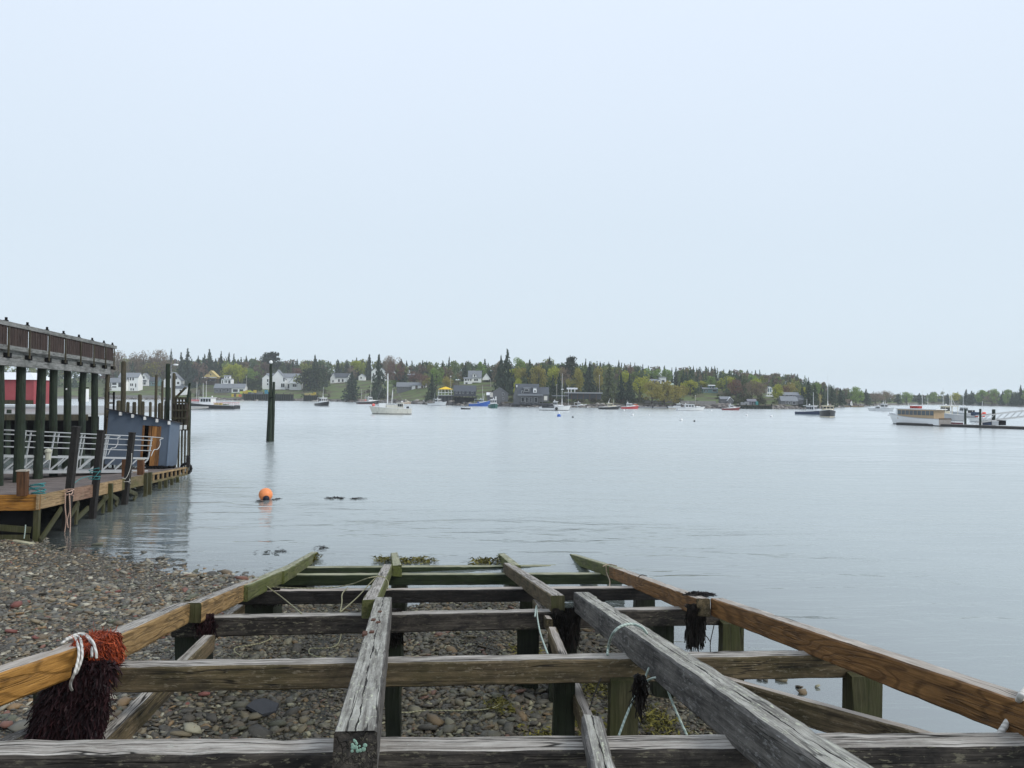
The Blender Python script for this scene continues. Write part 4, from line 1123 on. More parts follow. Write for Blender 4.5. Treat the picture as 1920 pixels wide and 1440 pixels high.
# ------------------------------------------------------------------ lower pier behind with the red building
lp = at_d(165, 775, 52)
pier = thing('lower_pier', 'low pier with a pale wet deck on dark piles behind the tall wharf', 'pier', (lp.x, lp.y, 0), 0.12)
b = MB()
for k in range(60): b.box(-40, 0.0, k * 0.5, k * 0.5 + 0.47, 2.78 + 0.01 * (k % 3), 2.95 + 0.01 * (k % 3))
o = b.build('deck_planks', simple('wet_pale_deck', (0.33, 0.33, 0.32), 0.3, 0.3, 0.7), pier); tag(o, kind='stuff')
MB().box(-40, 0.02, -0.1, -0.01, 2.5, 2.9).build('edge_beam', W['pile_dry'], pier)
for k in range(20): pile(pier, -0.3 - k * 0.95 - RN.uniform(0, .3), 0.2 + RN.uniform(0, .2), -1, 2.5 + RN.choice((0, 0, 0.7)), 0.15, W['pile'], (RN.uniform(-.1, .1), 0))
MB().box(-40, -0.3, 2.5, 2.6, -1, 2.7).build('pile_shade_sheet', M_DARK, pier)  # black sheet standing in for the shade behind the piles
rbp = at_d(63, 758, 66)
M_RED = simple('red_clapboard', (0.33, 0.075, 0.085), 0.7, 0.15, 1.2, streak=0.25)
M_ROOFW = simple('white_metal_roof', (0.68, 0.70, 0.72), 0.5, 0.08, 0.7)
M_CREAM = simple('cream_trim', (0.6, 0.58, 0.52), 0.6)
red_b = thing('red_building', 'red boarded building with a white roof on the lower pier behind the wharf piles', 'building', (rbp.x, rbp.y, rbp.z), 0.1)
b = MB().box(-7, 0, 0, 3.6, 0.0, 2.1).build('wall', M_RED, red_b)
MB().add([(-7.2, -0.2, 2.1), (0.15, -0.2, 2.1), (0.15, 3.8, 2.1), (-7.2, 3.8, 2.1), (-6, 1.2, 2.75), (-0.9, 1.2, 2.75), (-0.9, 2.6, 2.75), (-6, 2.6, 2.75)], [(0, 1, 5, 4), (1, 2, 6, 5), (2, 3, 7, 6), (3, 0, 4, 7), (4, 5, 6, 7), (3, 2, 1, 0)]).build('roof', M_ROOFW, red_b)
MB().box(-0.14, 0.02, -0.03, -0.002, 0, 2.08).build('corner_board', M_RED, red_b)
MB().box(-7, 0.0, -0.1, -0.005, 0.0, 0.35).build('plinth', W['pile_dry'], red_b)
MB().box(-2.9, -2.6, -0.04, -0.002, 0.36, 2.05).build('trim_board', simple('faded_pink_board', (0.5, 0.25, 0.26), 0.7), red_b)
pu = at_d(157, 753, 56)
pump = thing('fuel_pump', 'black and white fuel pump standing on the lower pier between the piles', 'pump', (pu.x, pu.y, pu.z))
MB().box(-0.3, 0.05, -0.2, 0.2, 0, 0.98).build('cabinet', M_DARK, pump)
MB().box(0.05, 0.26, -0.2, 0.2, 0, 0.92).build('side_panel', M_WHITE, pump)
MB().box(-0.3, 0.26, -0.21, 0.21, 0.985, 1.05).build('head', M_DARK, pump)

# ------------------------------------------------------------------ loose piles and the trap rack near the shed
def lone_pile(px, py_t, d, wpx, label, mat='pile_dry', lean=0.0, group='old piles behind the shed'):
    top = at_d(px, py_t, d)
    o = thing('mooring_pile', label, 'pile', (top.x, top.y, 0), 0, group)
    r = wpx * d / FPX / 2
    q = random.Random(px)
    pts = [(lean * (1 - t) + q.gauss(0, 0.01), q.gauss(0, 0.01), -1.2 + (top.z + 1.2) * t) for t in (0, .25, .5, .75, 1)]
    MB().tube(pts, [r * f for f in (1.1, 1.06, 1.02, 1.0, 0.97)], 10).build('shaft', W[mat], o)
    MB().tube([(0, 0, top.z + 0.002), (0, 0, top.z + 0.05)], [r * 0.9, r * 0.6], 10).build('worn_top', W[mat], o)
    return o
for a in ((232, 679, 44, 9, 'tallest single brown pile rising left of the shed roof'), (293, 704, 46, 5, 'slim dark pile rising above the middle of the shed roof'), (305, 716, 45, 4, 'thin dark pile left of the tall green topped pile'),
          (315, 683, 44, 8, 'tall green topped pile above the right half of the shed roof', 'pile'), (326, 701, 44, 6, 'dark pile just right of the tall green topped pile'),
          (223, 752, 50, 8, 'square looking pile stump left of the tallest brown pile'), (240, 755, 47, 6, 'short pile stump right of the tallest brown pile'), (252, 755, 47, 7, 'second short pile stump right of the tallest brown pile'), (262, 741, 50, 7, 'medium pile stump above the left part of the shed roof'),
          (268, 754, 47, 6, 'short stump just right of the medium pile stump'), (282, 755, 47, 5, 'short stump left of the slim dark pile'), (300, 757, 46, 7, 'short stump right of the slim dark pile'), (311, 753, 45.5, 6, 'short pile stump beneath the tall green topped pile'),
          (356, 735, 46, 5, 'thin dark pile at the right end of the trap rack', 'pile')):
    lone_pile(*a)
ra = at_d(337, 790, 43.5)
rack = thing('trap_rack', 'dark brown timber rack with lattice sides and lobster gear behind the shed', 'rack', (ra.x, ra.y, 0))
for k in range(6): MB().box(-0.46 + k * 0.18, -0.39 + k * 0.18, 0, 0.1, -0.8, 4.2 - 0.1 * (k % 2)).build('slat', W['pile_dry'], rack)
for z in (2.4, 2.95, 3.4, 3.85, 4.1): MB().box(-0.5, 0.55, -0.06, -0.003, z, z + 0.1).build('crosspiece', W['pile_dry'], rack)
MB().box(-0.45, 0.3, 0.2, 0.6, 2.3, 3.8).build('stacked_gear', simple('brown_gear', (0.05, 0.032, 0.025), 0.9, 0.6, 9, bump=0.8), rack)
MB().bar((-0.2, -0.1, 4.15), (0.35, -0.1, 4.75), 0.1, 0.1).build('hoist_arm', W['pile_dry'], rack)
MB().bar((0.42, -0.02, 3.9), (0.55, -0.02, 5.0), 0.1, 0.1).build('hoist_post', W['pile'], rack)
for k in range(4): MB().box(-0.42 + k * 0.24, -0.30 + k * 0.24, -0.15, -0.065, 2.33 + 0.02 * k, 2.62).build('white_float', M_WHITE, rack)
la = at_d(321, 765, 43)
lamp = thing('yard_lamp', 'slim pale pole with a curved arm and lamp head above the shed', 'lamp', la)
MB().tube(spline([(0, 0, -0.6), (0.0, 0, 1.6), (-0.05, 0, 2.3), (0.08, 0, 2.42), (0.2, 0, 2.4)], 5), 0.03, 6).build('pole', M_GREYMETAL, lamp)
MB().sphere((0.22, 0, 2.42), 0.12, 8, 5, sq=(1.3, 1, 0.5)).build('lamp_head', M_WHITE, lamp)

# ------------------------------------------------------------------ dolphin and orange buoy in the open water
dp = at_z(506, 828, 0)
dol = thing('dolphin', 'three dark round piles leaning together standing alone in the water', 'mooring piles', dp)
for (pxt, pyt, pxb, r) in ((508, 682, 506, 0.15), (513.5, 716, 511, 0.13), (505.5, 735, 501.5, 0.12)):
    t = at_d(pxt, pyt, dp.y) - dp
    bb = at_d(pxb, 828, dp.y + (0.25 if pxb != 506 else -0.1)) - dp
    MB().tube([Vector((bb.x, bb.y, -1.5)), bb, bb.lerp(t, 0.5) + Vector((0.02, 0, 0)), t], [r * 1.1, r * 1.05, r, r * 0.85], 10).build('pile', W['pile'], dol)
MB().sphere(at_d(508, 679, dp.y) - dp, 0.17, 8, 5).build('pile_cap', M_WHITE, dol)
MB().tube([at_d(505, 746, dp.y - 0.25) - dp, at_d(513, 745, dp.y - .25) - dp], 0.05, 6).build('tie', M_DARK, dol)
bp = at_z(498, 936, 0)
buoy = thing('orange_buoy', 'round pale orange mooring buoy with a dark neck floating near the beach', 'buoy', bp)
MB().sphere((0, 0, 0.19), 0.285, 20, 14).build('ball', simple('orange_vinyl', (0.78, 0.27, 0.10), 0.35, 0.06, 3), buoy, smooth=True)
MB().sphere((0.1, -0.24, 0.05), 0.14, 12, 8).build('neck', simple('blue_black_rubber', (0.012, 0.016, 0.03), 0.5), buoy, smooth=True)
for q, (a, lab) in enumerate((((478, 492, 940, 24, .02), 'dark weed trailing left of the orange buoy'), ((508, 522, 936, 24, .02), 'dark weed trailing right of the orange buoy'))):
    tag(strands('floating_seaweed', M_WBLK, float_weed([a], 9 + q), None, 3), lab, 'seaweed')

# ------------------------------------------------------------------ houses on the far shore (written in photo pixels, built in metres where they stand)
M_GLASS = simple('dark_window', (0.025, 0.03, 0.036), 0.15, 0.2, 1)
M_HW = simple('white_house', (0.82, 0.83, 0.82), 0.6, 0.05, 0.3)
M_RG = simple('grey_shingle_roof', (0.20, 0.215, 0.235), 0.8, 0.15, 0.8)
M_RD = simple('dark_shingle_roof', (0.085, 0.095, 0.11), 0.8, 0.2, 0.8)
M_SH = simple('grey_shingle_wall', (0.13, 0.135, 0.14), 0.85, 0.25, 1.2)
M_SHD = simple('dark_shingle_wall', (0.065, 0.07, 0.08), 0.85, 0.3, 1.2)
M_YEL = simple('pale_yellow_house', (0.55, 0.44, 0.18), 0.6, 0.08, 0.5)
M_BRN = simple('brown_boards', (0.10, 0.075, 0.055), 0.8, 0.3, 1.0)
M_TEAL = simple('teal_house', (0.13, 0.23, 0.24), 0.7, 0.15, 0.6)
M_YCAN = simple('yellow_canopy', (0.75, 0.5, 0.02), 0.6, 0.06, 0.6)
HOUSES = []
class House:
    def __init__(s, name, label, cat, px, py, back=None, group=None):
        s.px, s.py = px, py
        p = on_land(px, py) if back is None else on_land(px, s=back)
        s.k = p.y / FPX
        if back is not None: s.py = to_px(p)[1]
        s.o = thing(name, label, cat, p, 0.0, group)
        s.rng, s.s = [px - 3, px + 3], p.y - float(np.interp(px, DS_PX, DS))
        HOUSES.append(s)
    def X(s, px): return (px - s.px) * s.k
    def Z(s, py): return (s.py - py) * s.k
    def block(s, x0, x1, base, eave, ridge, depth=14, axis='x', wall=None, roof=None, y=0.0, over=1.0, name='wall'):
        wall, roof = wall or M_HW, roof or M_RG
        k = s.k
        s.rng = [min(s.rng[0], x0), max(s.rng[1], x1)]
        a, b, d, y = s.X(x0), s.X(x1), depth * k, y * k
        zb, ze, zr = s.Z(base) - (6 * k if base >= s.py - 1 else 0), s.Z(eave), s.Z(ridge)
        o = over * k
        m = MB()
        t = 0.14
        if axis == 'x':
            m.prism([(0, 0)] * 0 or [(a, zb), (b, zb), (b, ze), (a, ze)], y, y + d)
            for xx in (a, b): m.add([(xx, y, ze), (xx, y + d, ze), (xx, y + d / 2, zr - 0.05)], [(0, 1, 2), (2, 1, 0)][:1] if xx == b else [(2, 1, 0)])
            m.build(name, wall, s.o)
            r = MB()
            for yy, sg in ((y - o, 1), (y + d + o, -1)):
                ez = ze - (zr - ze) * o / (d / 2)
                v = [(a - o, yy, ez), (b + o, yy, ez), (b + o, y + d / 2, zr), (a - o, y + d / 2, zr)]
                r.add(v + [(p[0], p[1], p[2] + t) for p in v], [(0, 1, 2, 3)[::-sg], (4, 5, 6, 7)[::sg], (0, 1, 5, 4)[::sg], (1, 2, 6, 5)[::sg], (3, 0, 4, 7)[::sg]])
            r.build('roof', roof, s.o)
        else:
            mid = (a + b) / 2
            m.prism([(a, zb), (b, zb), (b, ze), (mid, zr - 0.02), (a, ze)], y, y + d)
            m.build(name, wall, s.o)
            r = MB()
            for e, sg in ((a, -1), (b, 1)):
                ex, ez = e + sg * o, ze - (zr - ze) * o / ((b - a) / 2)
                v = [(ex, y - o * 0.6, ez), (ex, y + d, ez), (mid, y + d, zr), (mid, y - o * 0.6, zr)]
                r.add(v + [(p[0], p[1], p[2] + t) for p in v], [(0, 1, 2, 3)[::-sg], (4, 5, 6, 7)[::sg], (0, 1, 5, 4)[::sg], (3, 0, 4, 7)[::sg]])
            r.build('roof', roof, s.o)
        return s
    def flat(s, x0, x1, y0, y1, depth=10, mat=None, y=0.0, name='porch_roof', part=True):
        k = s.k
        MB().box(s.X(x0), s.X(x1), y * k, (y + depth) * k, s.Z(y1), s.Z(y0)).build(name, mat or M_RG, s.o)
        return s
    def win(s, *rects, y=0.0, mat=None, name='window'):
        for x0, y0, x1, y1 in rects:
            f = MB().box(s.X(x0) - 0.06, s.X(x1) + 0.06, y * s.k - 0.03, y * s.k - 0.004, s.Z(y1) - 0.06, s.Z(y0) + 0.06).build(name, M_HW if name == 'window' else (mat or M_BRN), s.o)
            MB().box(s.X(x0), s.X(x1), y * s.k - 0.05, y * s.k - 0.034, s.Z(y1), s.Z(y0)).build('pane', mat or M_GLASS, f)
        return s
    def posts(s, xs, y0, y1, y=0.0, w=1.0, mat=None, name='post'):
        for x in xs: MB().box(s.X(x - w / 2), s.X(x + w / 2), y * s.k, y * s.k + w * s.k, s.Z(y1), s.Z(y0)).build(name, mat or M_HW, s.o)
        return s

h = House('white_house', 'large white house with a grey hipped roof and deep porch behind the left piles', 'house', 236, 733)
h.block(222, 259, 733, 707, 699, 18).block(210, 240, 733, 716, 709, 8, y=-8)
h.win((238.5, 708, 241, 713), (243.5, 708, 246, 713), (248, 708, 251, 713), (244, 719, 246, 723.5), (247, 719, 249.5, 723.5), (253.5, 719, 255.5, 726), (245, 728, 247, 732), (249, 728, 251.5, 732))
h.win((211, 717, 213, 726), (214.5, 717, 222.5, 722), (214.5, 724.5, 222.5, 727), (226, 717, 232, 726), (234, 717, 239, 726), y=-8)
h.posts((225, 226.5), 696, 700, 8, 2, M_BRN, 'chimney')
h = House('white_cottage', 'small white gabled cottage with a grey-green wing on the lawn behind the piles', 'house', 268, 723)
h.block(261, 278, 723, 710, 700, 14, 'y').block(277, 296, 724, 714, 707, 12, 'x', M_TEAL, M_RD, y=3).flat(261, 275, 712.5, 715, 3, M_RD, -3)
h.win((264, 705.5, 266.5, 710), (268, 705.5, 271, 710), (262, 717, 264.5, 721), (265.5, 717, 269, 721), (270, 717, 273, 721)).win((279, 717, 281, 721), (284, 717, 286.5, 721), (288, 717, 290, 721), y=3)
h = House('white_gable_house', 'white house with a tall steep gable partly hidden by the cluster of piles', 'house', 325, 727)
h.block(307, 339, 727, 713, 698, 16, 'y').block(339, 342, 727, 722, 720, 10, 'x')
h.win((329, 704, 332, 711), (332, 716, 336, 720), (319, 704, 322, 710))
h = House('white_garage', 'low white boathouse with a grey roof below the steep gabled house', 'boathouse', 336, 741)
h.block(322, 350, 741, 728, 724, 10, 'x', M_HW, M_RD).win((337, 731, 340, 734))
h = House('yellow_house', 'pale yellow gabled house on a brown porch up the hill', 'house', 394, 722)
h.block(383, 407, 710, 706, 695, 14, 'y', M_YEL, M_YEL, over=1.5).block(386, 406, 722, 710, 708, 12, 'x', M_BRN, M_BRN, y=1)
h.flat(377, 406, 707, 708.6, 6, M_HW, -5, 'porch_floor').win((394, 701, 396, 704)).posts((379, 387, 396, 405), 708.6, 722, -5, 0.9, M_BRN).win((387, 711, 393, 714), (395, 711, 404, 714), y=1)
h = House('cupola_house', 'white square house topped by a little cupola above grey sheds', 'house', 424, 736)
h.block(415, 434, 722, 711, 710, 12).block(419, 430, 710, 705, 704, 6, y=3).block(404, 436, 738, 727, 720, 12, 'x', M_SH, M_RG, y=-6)
h.win((416.5, 713, 418.5, 719), (421, 713, 423, 718), (424, 713, 426, 718), (428, 713, 432, 719)).win((421, 706.5, 423, 709), (425.5, 706.5, 428, 709), y=3).win((408, 730, 411, 735), (414, 730, 417, 735), (421, 729, 424, 733), (428, 729, 431, 734), y=-6)
h = House('white_garage', 'white garage with a pale grey pyramid roof beside the dark hedge', 'garage', 446, 736)
h.block(434, 459, 736, 727, 720, 14).win((437, 730, 446, 735), (449, 730, 456, 735))
h = House('three_gable_house', 'white house with three steep front gables and a glazed porch', 'house', 527, 730)
h.block(496, 560, 730, 707, 700, 16, 'x', y=6).block(491, 507, 730, 709, 702, 12, 'y', y=2).block(506, 535, 730, 711, 695, 14, 'y').block(543, 565, 730, 716, 704, 13, 'y', y=-2).block(512, 528, 709, 703, 693, 10, 'y', y=4)
h.win((500, 711, 502.5, 716), (500, 719, 502.5, 722), y=2).win((531, 708, 533.5, 715), (527, 719, 530, 726), (530.6, 719, 533.5, 726)).win((555, 711, 557.5, 716), (549.5, 720, 553, 725), (553.6, 720, 557.5, 725), y=-2)
h.flat(535, 557, 717.5, 719, 5, M_HW, -5.5).posts((536, 539.5, 546, 557), 719, 728, -5.5, 0.8).win((539.8, 720, 542.5, 728), (543, 720, 546, 728), y=-0.5)
h = House('grey_roof_cottage', 'white cottage with a long dark roof and two end gables among dark evergreens', 'house', 640, 717)
h.block(622, 657, 718, 707, 700, 12, 'x', M_HW, M_RD).block(620, 630, 720, 709, 701, 10, 'y', y=-3).block(652, 659, 718, 708, 701, 12, 'y', y=-2).win((624, 713, 626, 717), y=-3).win((634, 711, 637, 716), (641, 711, 644, 716))
h = House('white_gable_house', 'white gabled house hidden behind the dark spruces above the rusty white boat', 'house', 707, 716)
h.block(696, 723, 716, 697, 685, 14, 'y').win((699, 700, 701, 705), (717, 700, 719, 705), (699, 708, 701, 713), (717, 707, 719, 712))
h = House('white_cottage', 'small white gable end house between two evergreens on the hill', 'house', 678, 708)
h.block(672, 684, 708, 701, 696, 10, 'y').win((676, 702, 678, 705))
h = House('long_cottage', 'long low cottage with a grey roof and white end behind the lawn', 'house', 770, 731)
h.block(744, 772, 731, 724, 717, 10, 'x', M_SH).block(770, 799, 731, 722, 717, 12, 'x').block(760, 772, 706, 702, 700, 8, 'x', M_SH, M_RG, y=30)
h.win((779, 722, 783, 730), (790, 722, 793, 730), name='door', mat=M_BRN).win((747, 726, 750, 729), (755, 726, 758, 729), (762, 726, 765, 729))
h = House('yellow_roofed_pavilion', 'open white waterside pavilion with a bright yellow pyramid roof', 'pavilion', 836, 757)
k_ = h.k
r_ = MB(); xa, xb, zc, zt = h.X(822), h.X(849), h.Z(731), h.Z(726)
xm = (xa + xb) / 2
r_.add([(xa, -2, zc), (xb, -2, zc), (xb, 3, zc), (xa, 3, zc), (xm - 0.3, 0.5, zt), (xm + 0.3, 0.5, zt)], [(0, 1, 5, 4), (1, 2, 5), (2, 3, 4, 5), (3, 0, 4), (3, 2, 1, 0)]).build('roof', M_YCAN, h.o)
h.posts((823.5, 829, 835, 841, 847), 731, 742, -6, 0.8).flat(822, 849, 736.5, 737.4, 1, M_HW, -6.5, 'railing').flat(822, 849, 741.5, 743, 20, M_GREYMETAL, -7, 'floor').posts((823, 829, 835, 842, 848), 743, 760, -5, 1.0, M_SH).flat(824, 847, 744, 756, 5, M_SHD, 2, 'lower_wall')
h = House('piled_building', 'dark grey waterside building with a lighter roof standing on black piles', 'building', 872, 757)
h.block(851, 892, 743, 733, 723, 14, 'x', M_SHD, M_RD).flat(848, 897, 741.5, 743, 24, M_SHD, -8, 'deck').posts((850, 856, 862, 868, 874, 880, 886, 893), 743, 761, -7, 1.2, M_DARK).flat(852, 894, 745, 757, 6, M_DARK, 4, 'under_shade_box')  # black box below the deck: shade behind the piles as colour
h.win((855, 735, 857, 738), (862, 735, 864, 738), (868, 735, 870, 738), (876, 735, 878, 738), (884, 735, 887, 738), y=0)
h = House('white_house', 'white house with grey roof and one dormer, above the dark piled building', 'house', 888, 719)
h.block(878, 902, 717, 707, 695, 16, 'x').block(886, 893, 707, 702.5, 699.5, 8, 'y', y=-0.5).block(870, 885, 721, 710, 708, 9, 'x', y=-4).block(904, 919, 712, 709, 699, 14, 'y', M_HW, M_RD, y=12)
h.win((888.5, 702, 891, 706), y=-0.5).win((889, 710, 892, 714), (893, 710, 896, 714)).win((872, 711, 875, 714), (877, 711, 879, 714), (882, 710, 884, 714), (873, 717, 877, 720), y=-4)
h = House('shingle_boathouse', 'grey shingled boathouse with a broad gable and one bright roof slope', 'boathouse', 936, 757)
h.block(921, 953, 757, 738, 727, 22, 'y', M_SH, M_RG).block(913, 926, 757, 741, 737, 10, 'x', M_SH, M_ROOFW, y=3)
h.win((942, 737, 945, 741), (943, 746, 945, 749)).win((919, 737, 924, 745), name='door', mat=M_CREAM).posts((930,), 744, 751, -1, 2.5, M_HW, 'white_board').posts((934, 939, 944, 949), 757, 762, -2, 1.6, M_BRN)
h = House('grey_waterside_house', 'big dark grey waterside house with a long roof and two dormers', 'house', 998, 761)
h.block(967, 1010, 757, 741, 722, 22, 'x', M_SH, M_RD).block(1008, 1029, 755, 740, 728, 18, 'x', M_SH, M_RD, y=3).block(963, 972, 760, 743, 726, 22, 'y', M_SH, M_RD, y=-1)
h.flat(981, 995, 728, 730, 9, M_RG, -1, 'dormer_roof').flat(982, 994, 730, 737, 8, M_SH, -0.5, 'dormer').flat(999, 1007, 728, 730, 9, M_RG, -1, 'dormer_roof').flat(1000, 1006, 730, 738, 8, M_HW, -0.5, 'dormer').flat(971, 1018, 741, 743.5, 12, M_RG, -7)
h.posts((972, 977, 985, 992, 1000, 1011, 1017), 743.5, 758, -7, 1.0, M_SH).win((984, 731.5, 991, 735.5), y=-0.5).win((1002, 733, 1004.5, 737), y=-0.5).win((966, 747, 968, 752)).win((978, 735, 981, 739), (978, 747, 983, 755), (986, 747, 990, 756), (994, 747, 997, 755), (1003, 747, 1008, 756))
h.flat(958, 1040, 758, 760, 14, M_SHD, -12, 'quay').posts((969,), 724, 728, 6, 2, M_HW, 'chimney').posts((962, 975, 988, 1001, 1014, 1027, 1038), 760, 764, -11, 1.2, M_DARK, 'quay_pile').posts((1023,), 744, 752, -8, 6, M_CREAM, 'pale_crate')
h = House('marquee', 'white flat canopy on a long dark deck right of the big grey house', 'canopy', 1080, 756)
h.flat(1063, 1083, 726.5, 729.5, 10, M_ROOFW, 0, 'canopy').posts((1066, 1071, 1078), 729.5, 735, 0, 1).flat(1058, 1130, 735, 737, 16, M_GREYMETAL, -3, 'deck').flat(1060, 1128, 737, 748, 3, M_SHD, 4, 'deck_wall').posts((1062, 1072, 1083, 1094, 1106, 1118), 737, 752, -2, 1.2, M_BRN).flat(1035, 1066, 741, 742.5, 10, M_RG, -8, 'shed_roof')
h = House('small_shelter', 'small teal sided shelter with a flat white roof among the shore trees', 'shelter', 1149, 744)
h.flat(1143, 1155, 734, 735.3, 8, M_ROOFW, 0, 'roof').posts((1145, 1153), 735.3, 743, 0, 1, M_BRN).flat(1144, 1149, 736, 741, 4, M_TEAL, 2, 'wall').flat(1142, 1162, 741.5, 743.5, 8, M_HW, -3, 'deck')
h = House('tower_house', 'narrow white house with a square flat topped tower above brown trees', 'house', 1236, 722)
h.block(1237, 1249, 720, 707.6, 707, 12).block(1232, 1239, 719, 714, 711, 9, 'y', y=-3).block(1218, 1233, 720, 714, 711, 9, 'x', M_SH, M_RG).win((1241, 712.5, 1246, 717)).win((1234, 714.5, 1237, 718), y=-3).win((1240, 706.8, 1246, 707), mat=M_HW)
h = House('green_roof_cottage', 'white cottage with a pale green roof right of the tower house', 'house', 1257, 727)
h.block(1247, 1263, 727, 722, 719, 12, 'x', M_HW, simple('pale_green_roof', (0.35, 0.45, 0.4), .7)).win((1250, 723, 1254, 726), (1257, 723, 1260, 726))
h = House('teal_house', 'grey teal house with a raised white trimmed bay between round yellow green trees', 'house', 1332, 737)
h.block(1318, 1346, 737, 729, 727, 12, 'x', M_TEAL, M_RG).block(1330, 1341, 729, 723, 722, 10, 'x', M_TEAL, M_ROOFW, y=2).win((1332, 724, 1334, 728), (1336, 724, 1339, 728), y=2).win((1320, 731, 1322, 735), (1325, 731, 1327, 735), (1336, 731, 1344, 734))
h = House('small_boathouse', 'small grey shingled boathouse with a pale roof edge at the stone slip', 'boathouse', 1363, 757)
h.block(1351, 1370, 757, 748, 744, 12, 'x', M_SH, M_RG).block(1363, 1374, 757, 751, 745, 8, 'y', M_SH, M_ROOFW, y=-4).win((1366, 750, 1369, 754), y=-4)
h = House('wharf_shed', 'grey lilac shed with a teal end on the dark fishing wharf', 'shed', 1412, 759)
h.block(1402, 1418, 758, 752, 748.5, 9, 'x', simple('lilac_grey_wall', (0.16, 0.16, 0.19), .7), simple('lilac_grey_roof', (0.2, 0.2, 0.23), .8)).flat(1416.5, 1421, 752, 760, 4, simple('bright_teal', (0.05, 0.25, 0.24), .6), -3, 'teal_bait_box').win((1410, 753, 1413, 757))
h = House('glazed_house', 'white trimmed house with tall bluish windows above the fishing wharf', 'house', 1443, 744)
h.block(1438, 1449, 738, 728, 724.5, 10, 'y', M_HW, M_RG).flat(1436, 1452, 741, 743.5, 8, M_HW, -2, 'deck').posts((1438, 1443, 1448), 738, 741, -2, 1).win((1440, 728, 1442.5, 735), (1444, 728, 1446.5, 735), mat=simple('blue_glass', (0.12, 0.2, 0.25), 0.2))
h = House('grey_roofed_sheds', 'group of joined waterside sheds under broad pale grey roofs', 'boathouse', 1484, 762)
h.block(1472, 1502, 752, 741, 736.5, 14, 'x', M_SH, M_RG, y=10).block(1465, 1496, 760, 752, 744, 16, 'x', M_SH, M_RG).block(1496, 1508, 758, 749, 742, 10, 'x', M_SHD, M_RD, y=4)
h.win((1475, 742, 1477, 745), (1482, 742, 1485, 745), (1490, 742, 1493, 745), y=10).win((1473, 754, 1475, 758), (1479, 754, 1482, 758), (1486, 754, 1492, 758)).win((1499, 748.5, 1506, 750.5), y=4)
h = House('brown_house', 'small brown roofed house with a white gable end at the right hand cove', 'house', 1589, 760)
h.block(1581, 1597, 759, 755, 749, 8, 'x', M_SHD, M_BRN).block(1594, 1598, 759, 754, 750, 8, 'y', M_HW, M_BRN, y=-1).win((1584, 755.5, 1586, 758), (1589, 755.5, 1591, 758))

# piers, bulkheads and floats along the far shore
def far_pier(name, label, px0, px1, top, bot, n, mat, pmat, off=0.0, depth=6.0, rail=False, cat='pier'):
    pc = (px0 + px1) / 2
    d = float(np.interp(pc, DS_PX, DS)) - 3 - off
    k = d / FPX
    c = at_d(pc, top, d)
    t = thing(name, label, cat, (c.x, c.y, 0))
    x0, x1, z = (px0 - pc) * k, (px1 - pc) * k, c.z
    MB().box(x0, x1, 0, depth, z - 0.35, z).build('deck', mat, t)
    MB().box(x0 + 0.1, x1 - 0.1, 1.2, depth, -1.0, z - 0.351).build('pier_shade_box', M_DARK, t)  # black backing box: the shade under the deck put in as colour
    for i in range(n):
        x = x0 + 0.25 + (x1 - x0 - 0.5) * i / max(1, n - 1)
        MB().box(x - 0.16, x + 0.16, -0.16, 0.16, -1.2, z - 0.352 if i % 3 else z + 0.5).build('pile', pmat, t)
    return t, k
far_pier('fish_wharf', 'long dark piled fish wharf below the hedge and the three gabled house', 455, 545, 738.5, 750, 22, W['pile_dry'], W['pile'])
far_pier('stone_bulkhead', 'dark bulkhead with piles left of the bow on dark boat', 569, 592, 741, 751, 7, W['pile_dry'], W['pile'])
far_pier('fish_wharf', 'dark fishing wharf stacked with gear beside the grey lilac shed', 1386, 1448, 759.5, 768, 16, W['pile_dry'], W['pile'])
far_pier('covered_dock', 'brown covered dock on thin piles right of the black boat', 1566, 1620, 761, 771, 12, W['fascia'], W['pile'], 8)
far_pier('low_float', 'long low dark float in front of the brown covered dock', 1570, 1622, 773, 776, 4, M_GREYMETAL, M_DARK, 30, 3)
far_pier('low_float', 'low pale float with small boats under the brown wide tree', 1195, 1262, 763, 766, 8, M_GREYMETAL, M_DARK, 2, 4)
far_pier('low_float', 'dark float jutting from the right hand cove', 1622, 1662, 770, 772, 5, M_SHD, M_DARK, 10, 3)
def crates(label, px0, px1, py0, py1, mats, off, seed, n, name='crate_stack', cat='crates', group=None):
    pc = (px0 + px1) / 2
    d = float(np.interp(pc, DS_PX, DS)) - off
    k = d / FPX
    c = at_d(pc, py1, d)
    t = thing(name, label, cat, c, 0, group)
    r = random.Random(seed)
    for i in range(n):
        x = (px0 - pc) * k + (px1 - px0) * k * i / n
        hgt = (py1 - py0) * k * r.uniform(0.55, 1.0)
        MB().box(x, x + (px1 - px0) * k / n * 0.92, 0, 1.2, 0, hgt).build('crate', mats[r.randrange(len(mats))], t)
M_CY, M_CB, M_CG, M_CO = simple('yellow_trap', (0.45, 0.34, 0.05), .7, .3, 3), simple('blue_tarp', (0.04, 0.22, 0.32), .6, .2, 2), simple('lime_tarp', (0.45, 0.5, 0.08), .7), simple('orange_crate', (0.45, 0.13, 0.06), .7)
crates('bright lime and yellow trap stack on the long dark fish wharf', 450, 480, 731, 738, (M_CG, M_CY, M_GREYMETAL), 1.0, 1, 6)
crates('blue tarpaulin covered stack behind the three leaning piles', 496, 512, 731, 741, (M_CB,), 1.2, 2, 3)
crates('yellow lobster traps stacked on the dark bulkhead', 571, 592, 735.5, 741, (M_CY, M_CY, simple('straw_trap', (0.4, 0.33, 0.14))), 1.0, 3, 5)
crates('brown and yellow gear on the wharf under the white garage', 434, 452, 736, 744, (M_CY, M_BRN, M_CO), 2.0, 4, 4)
crates('white and grey gear stacked on the dark fishing wharf', 1390, 1405, 753, 759.5, (M_HW, M_SH, M_GREYMETAL), 1.5, 5, 4)
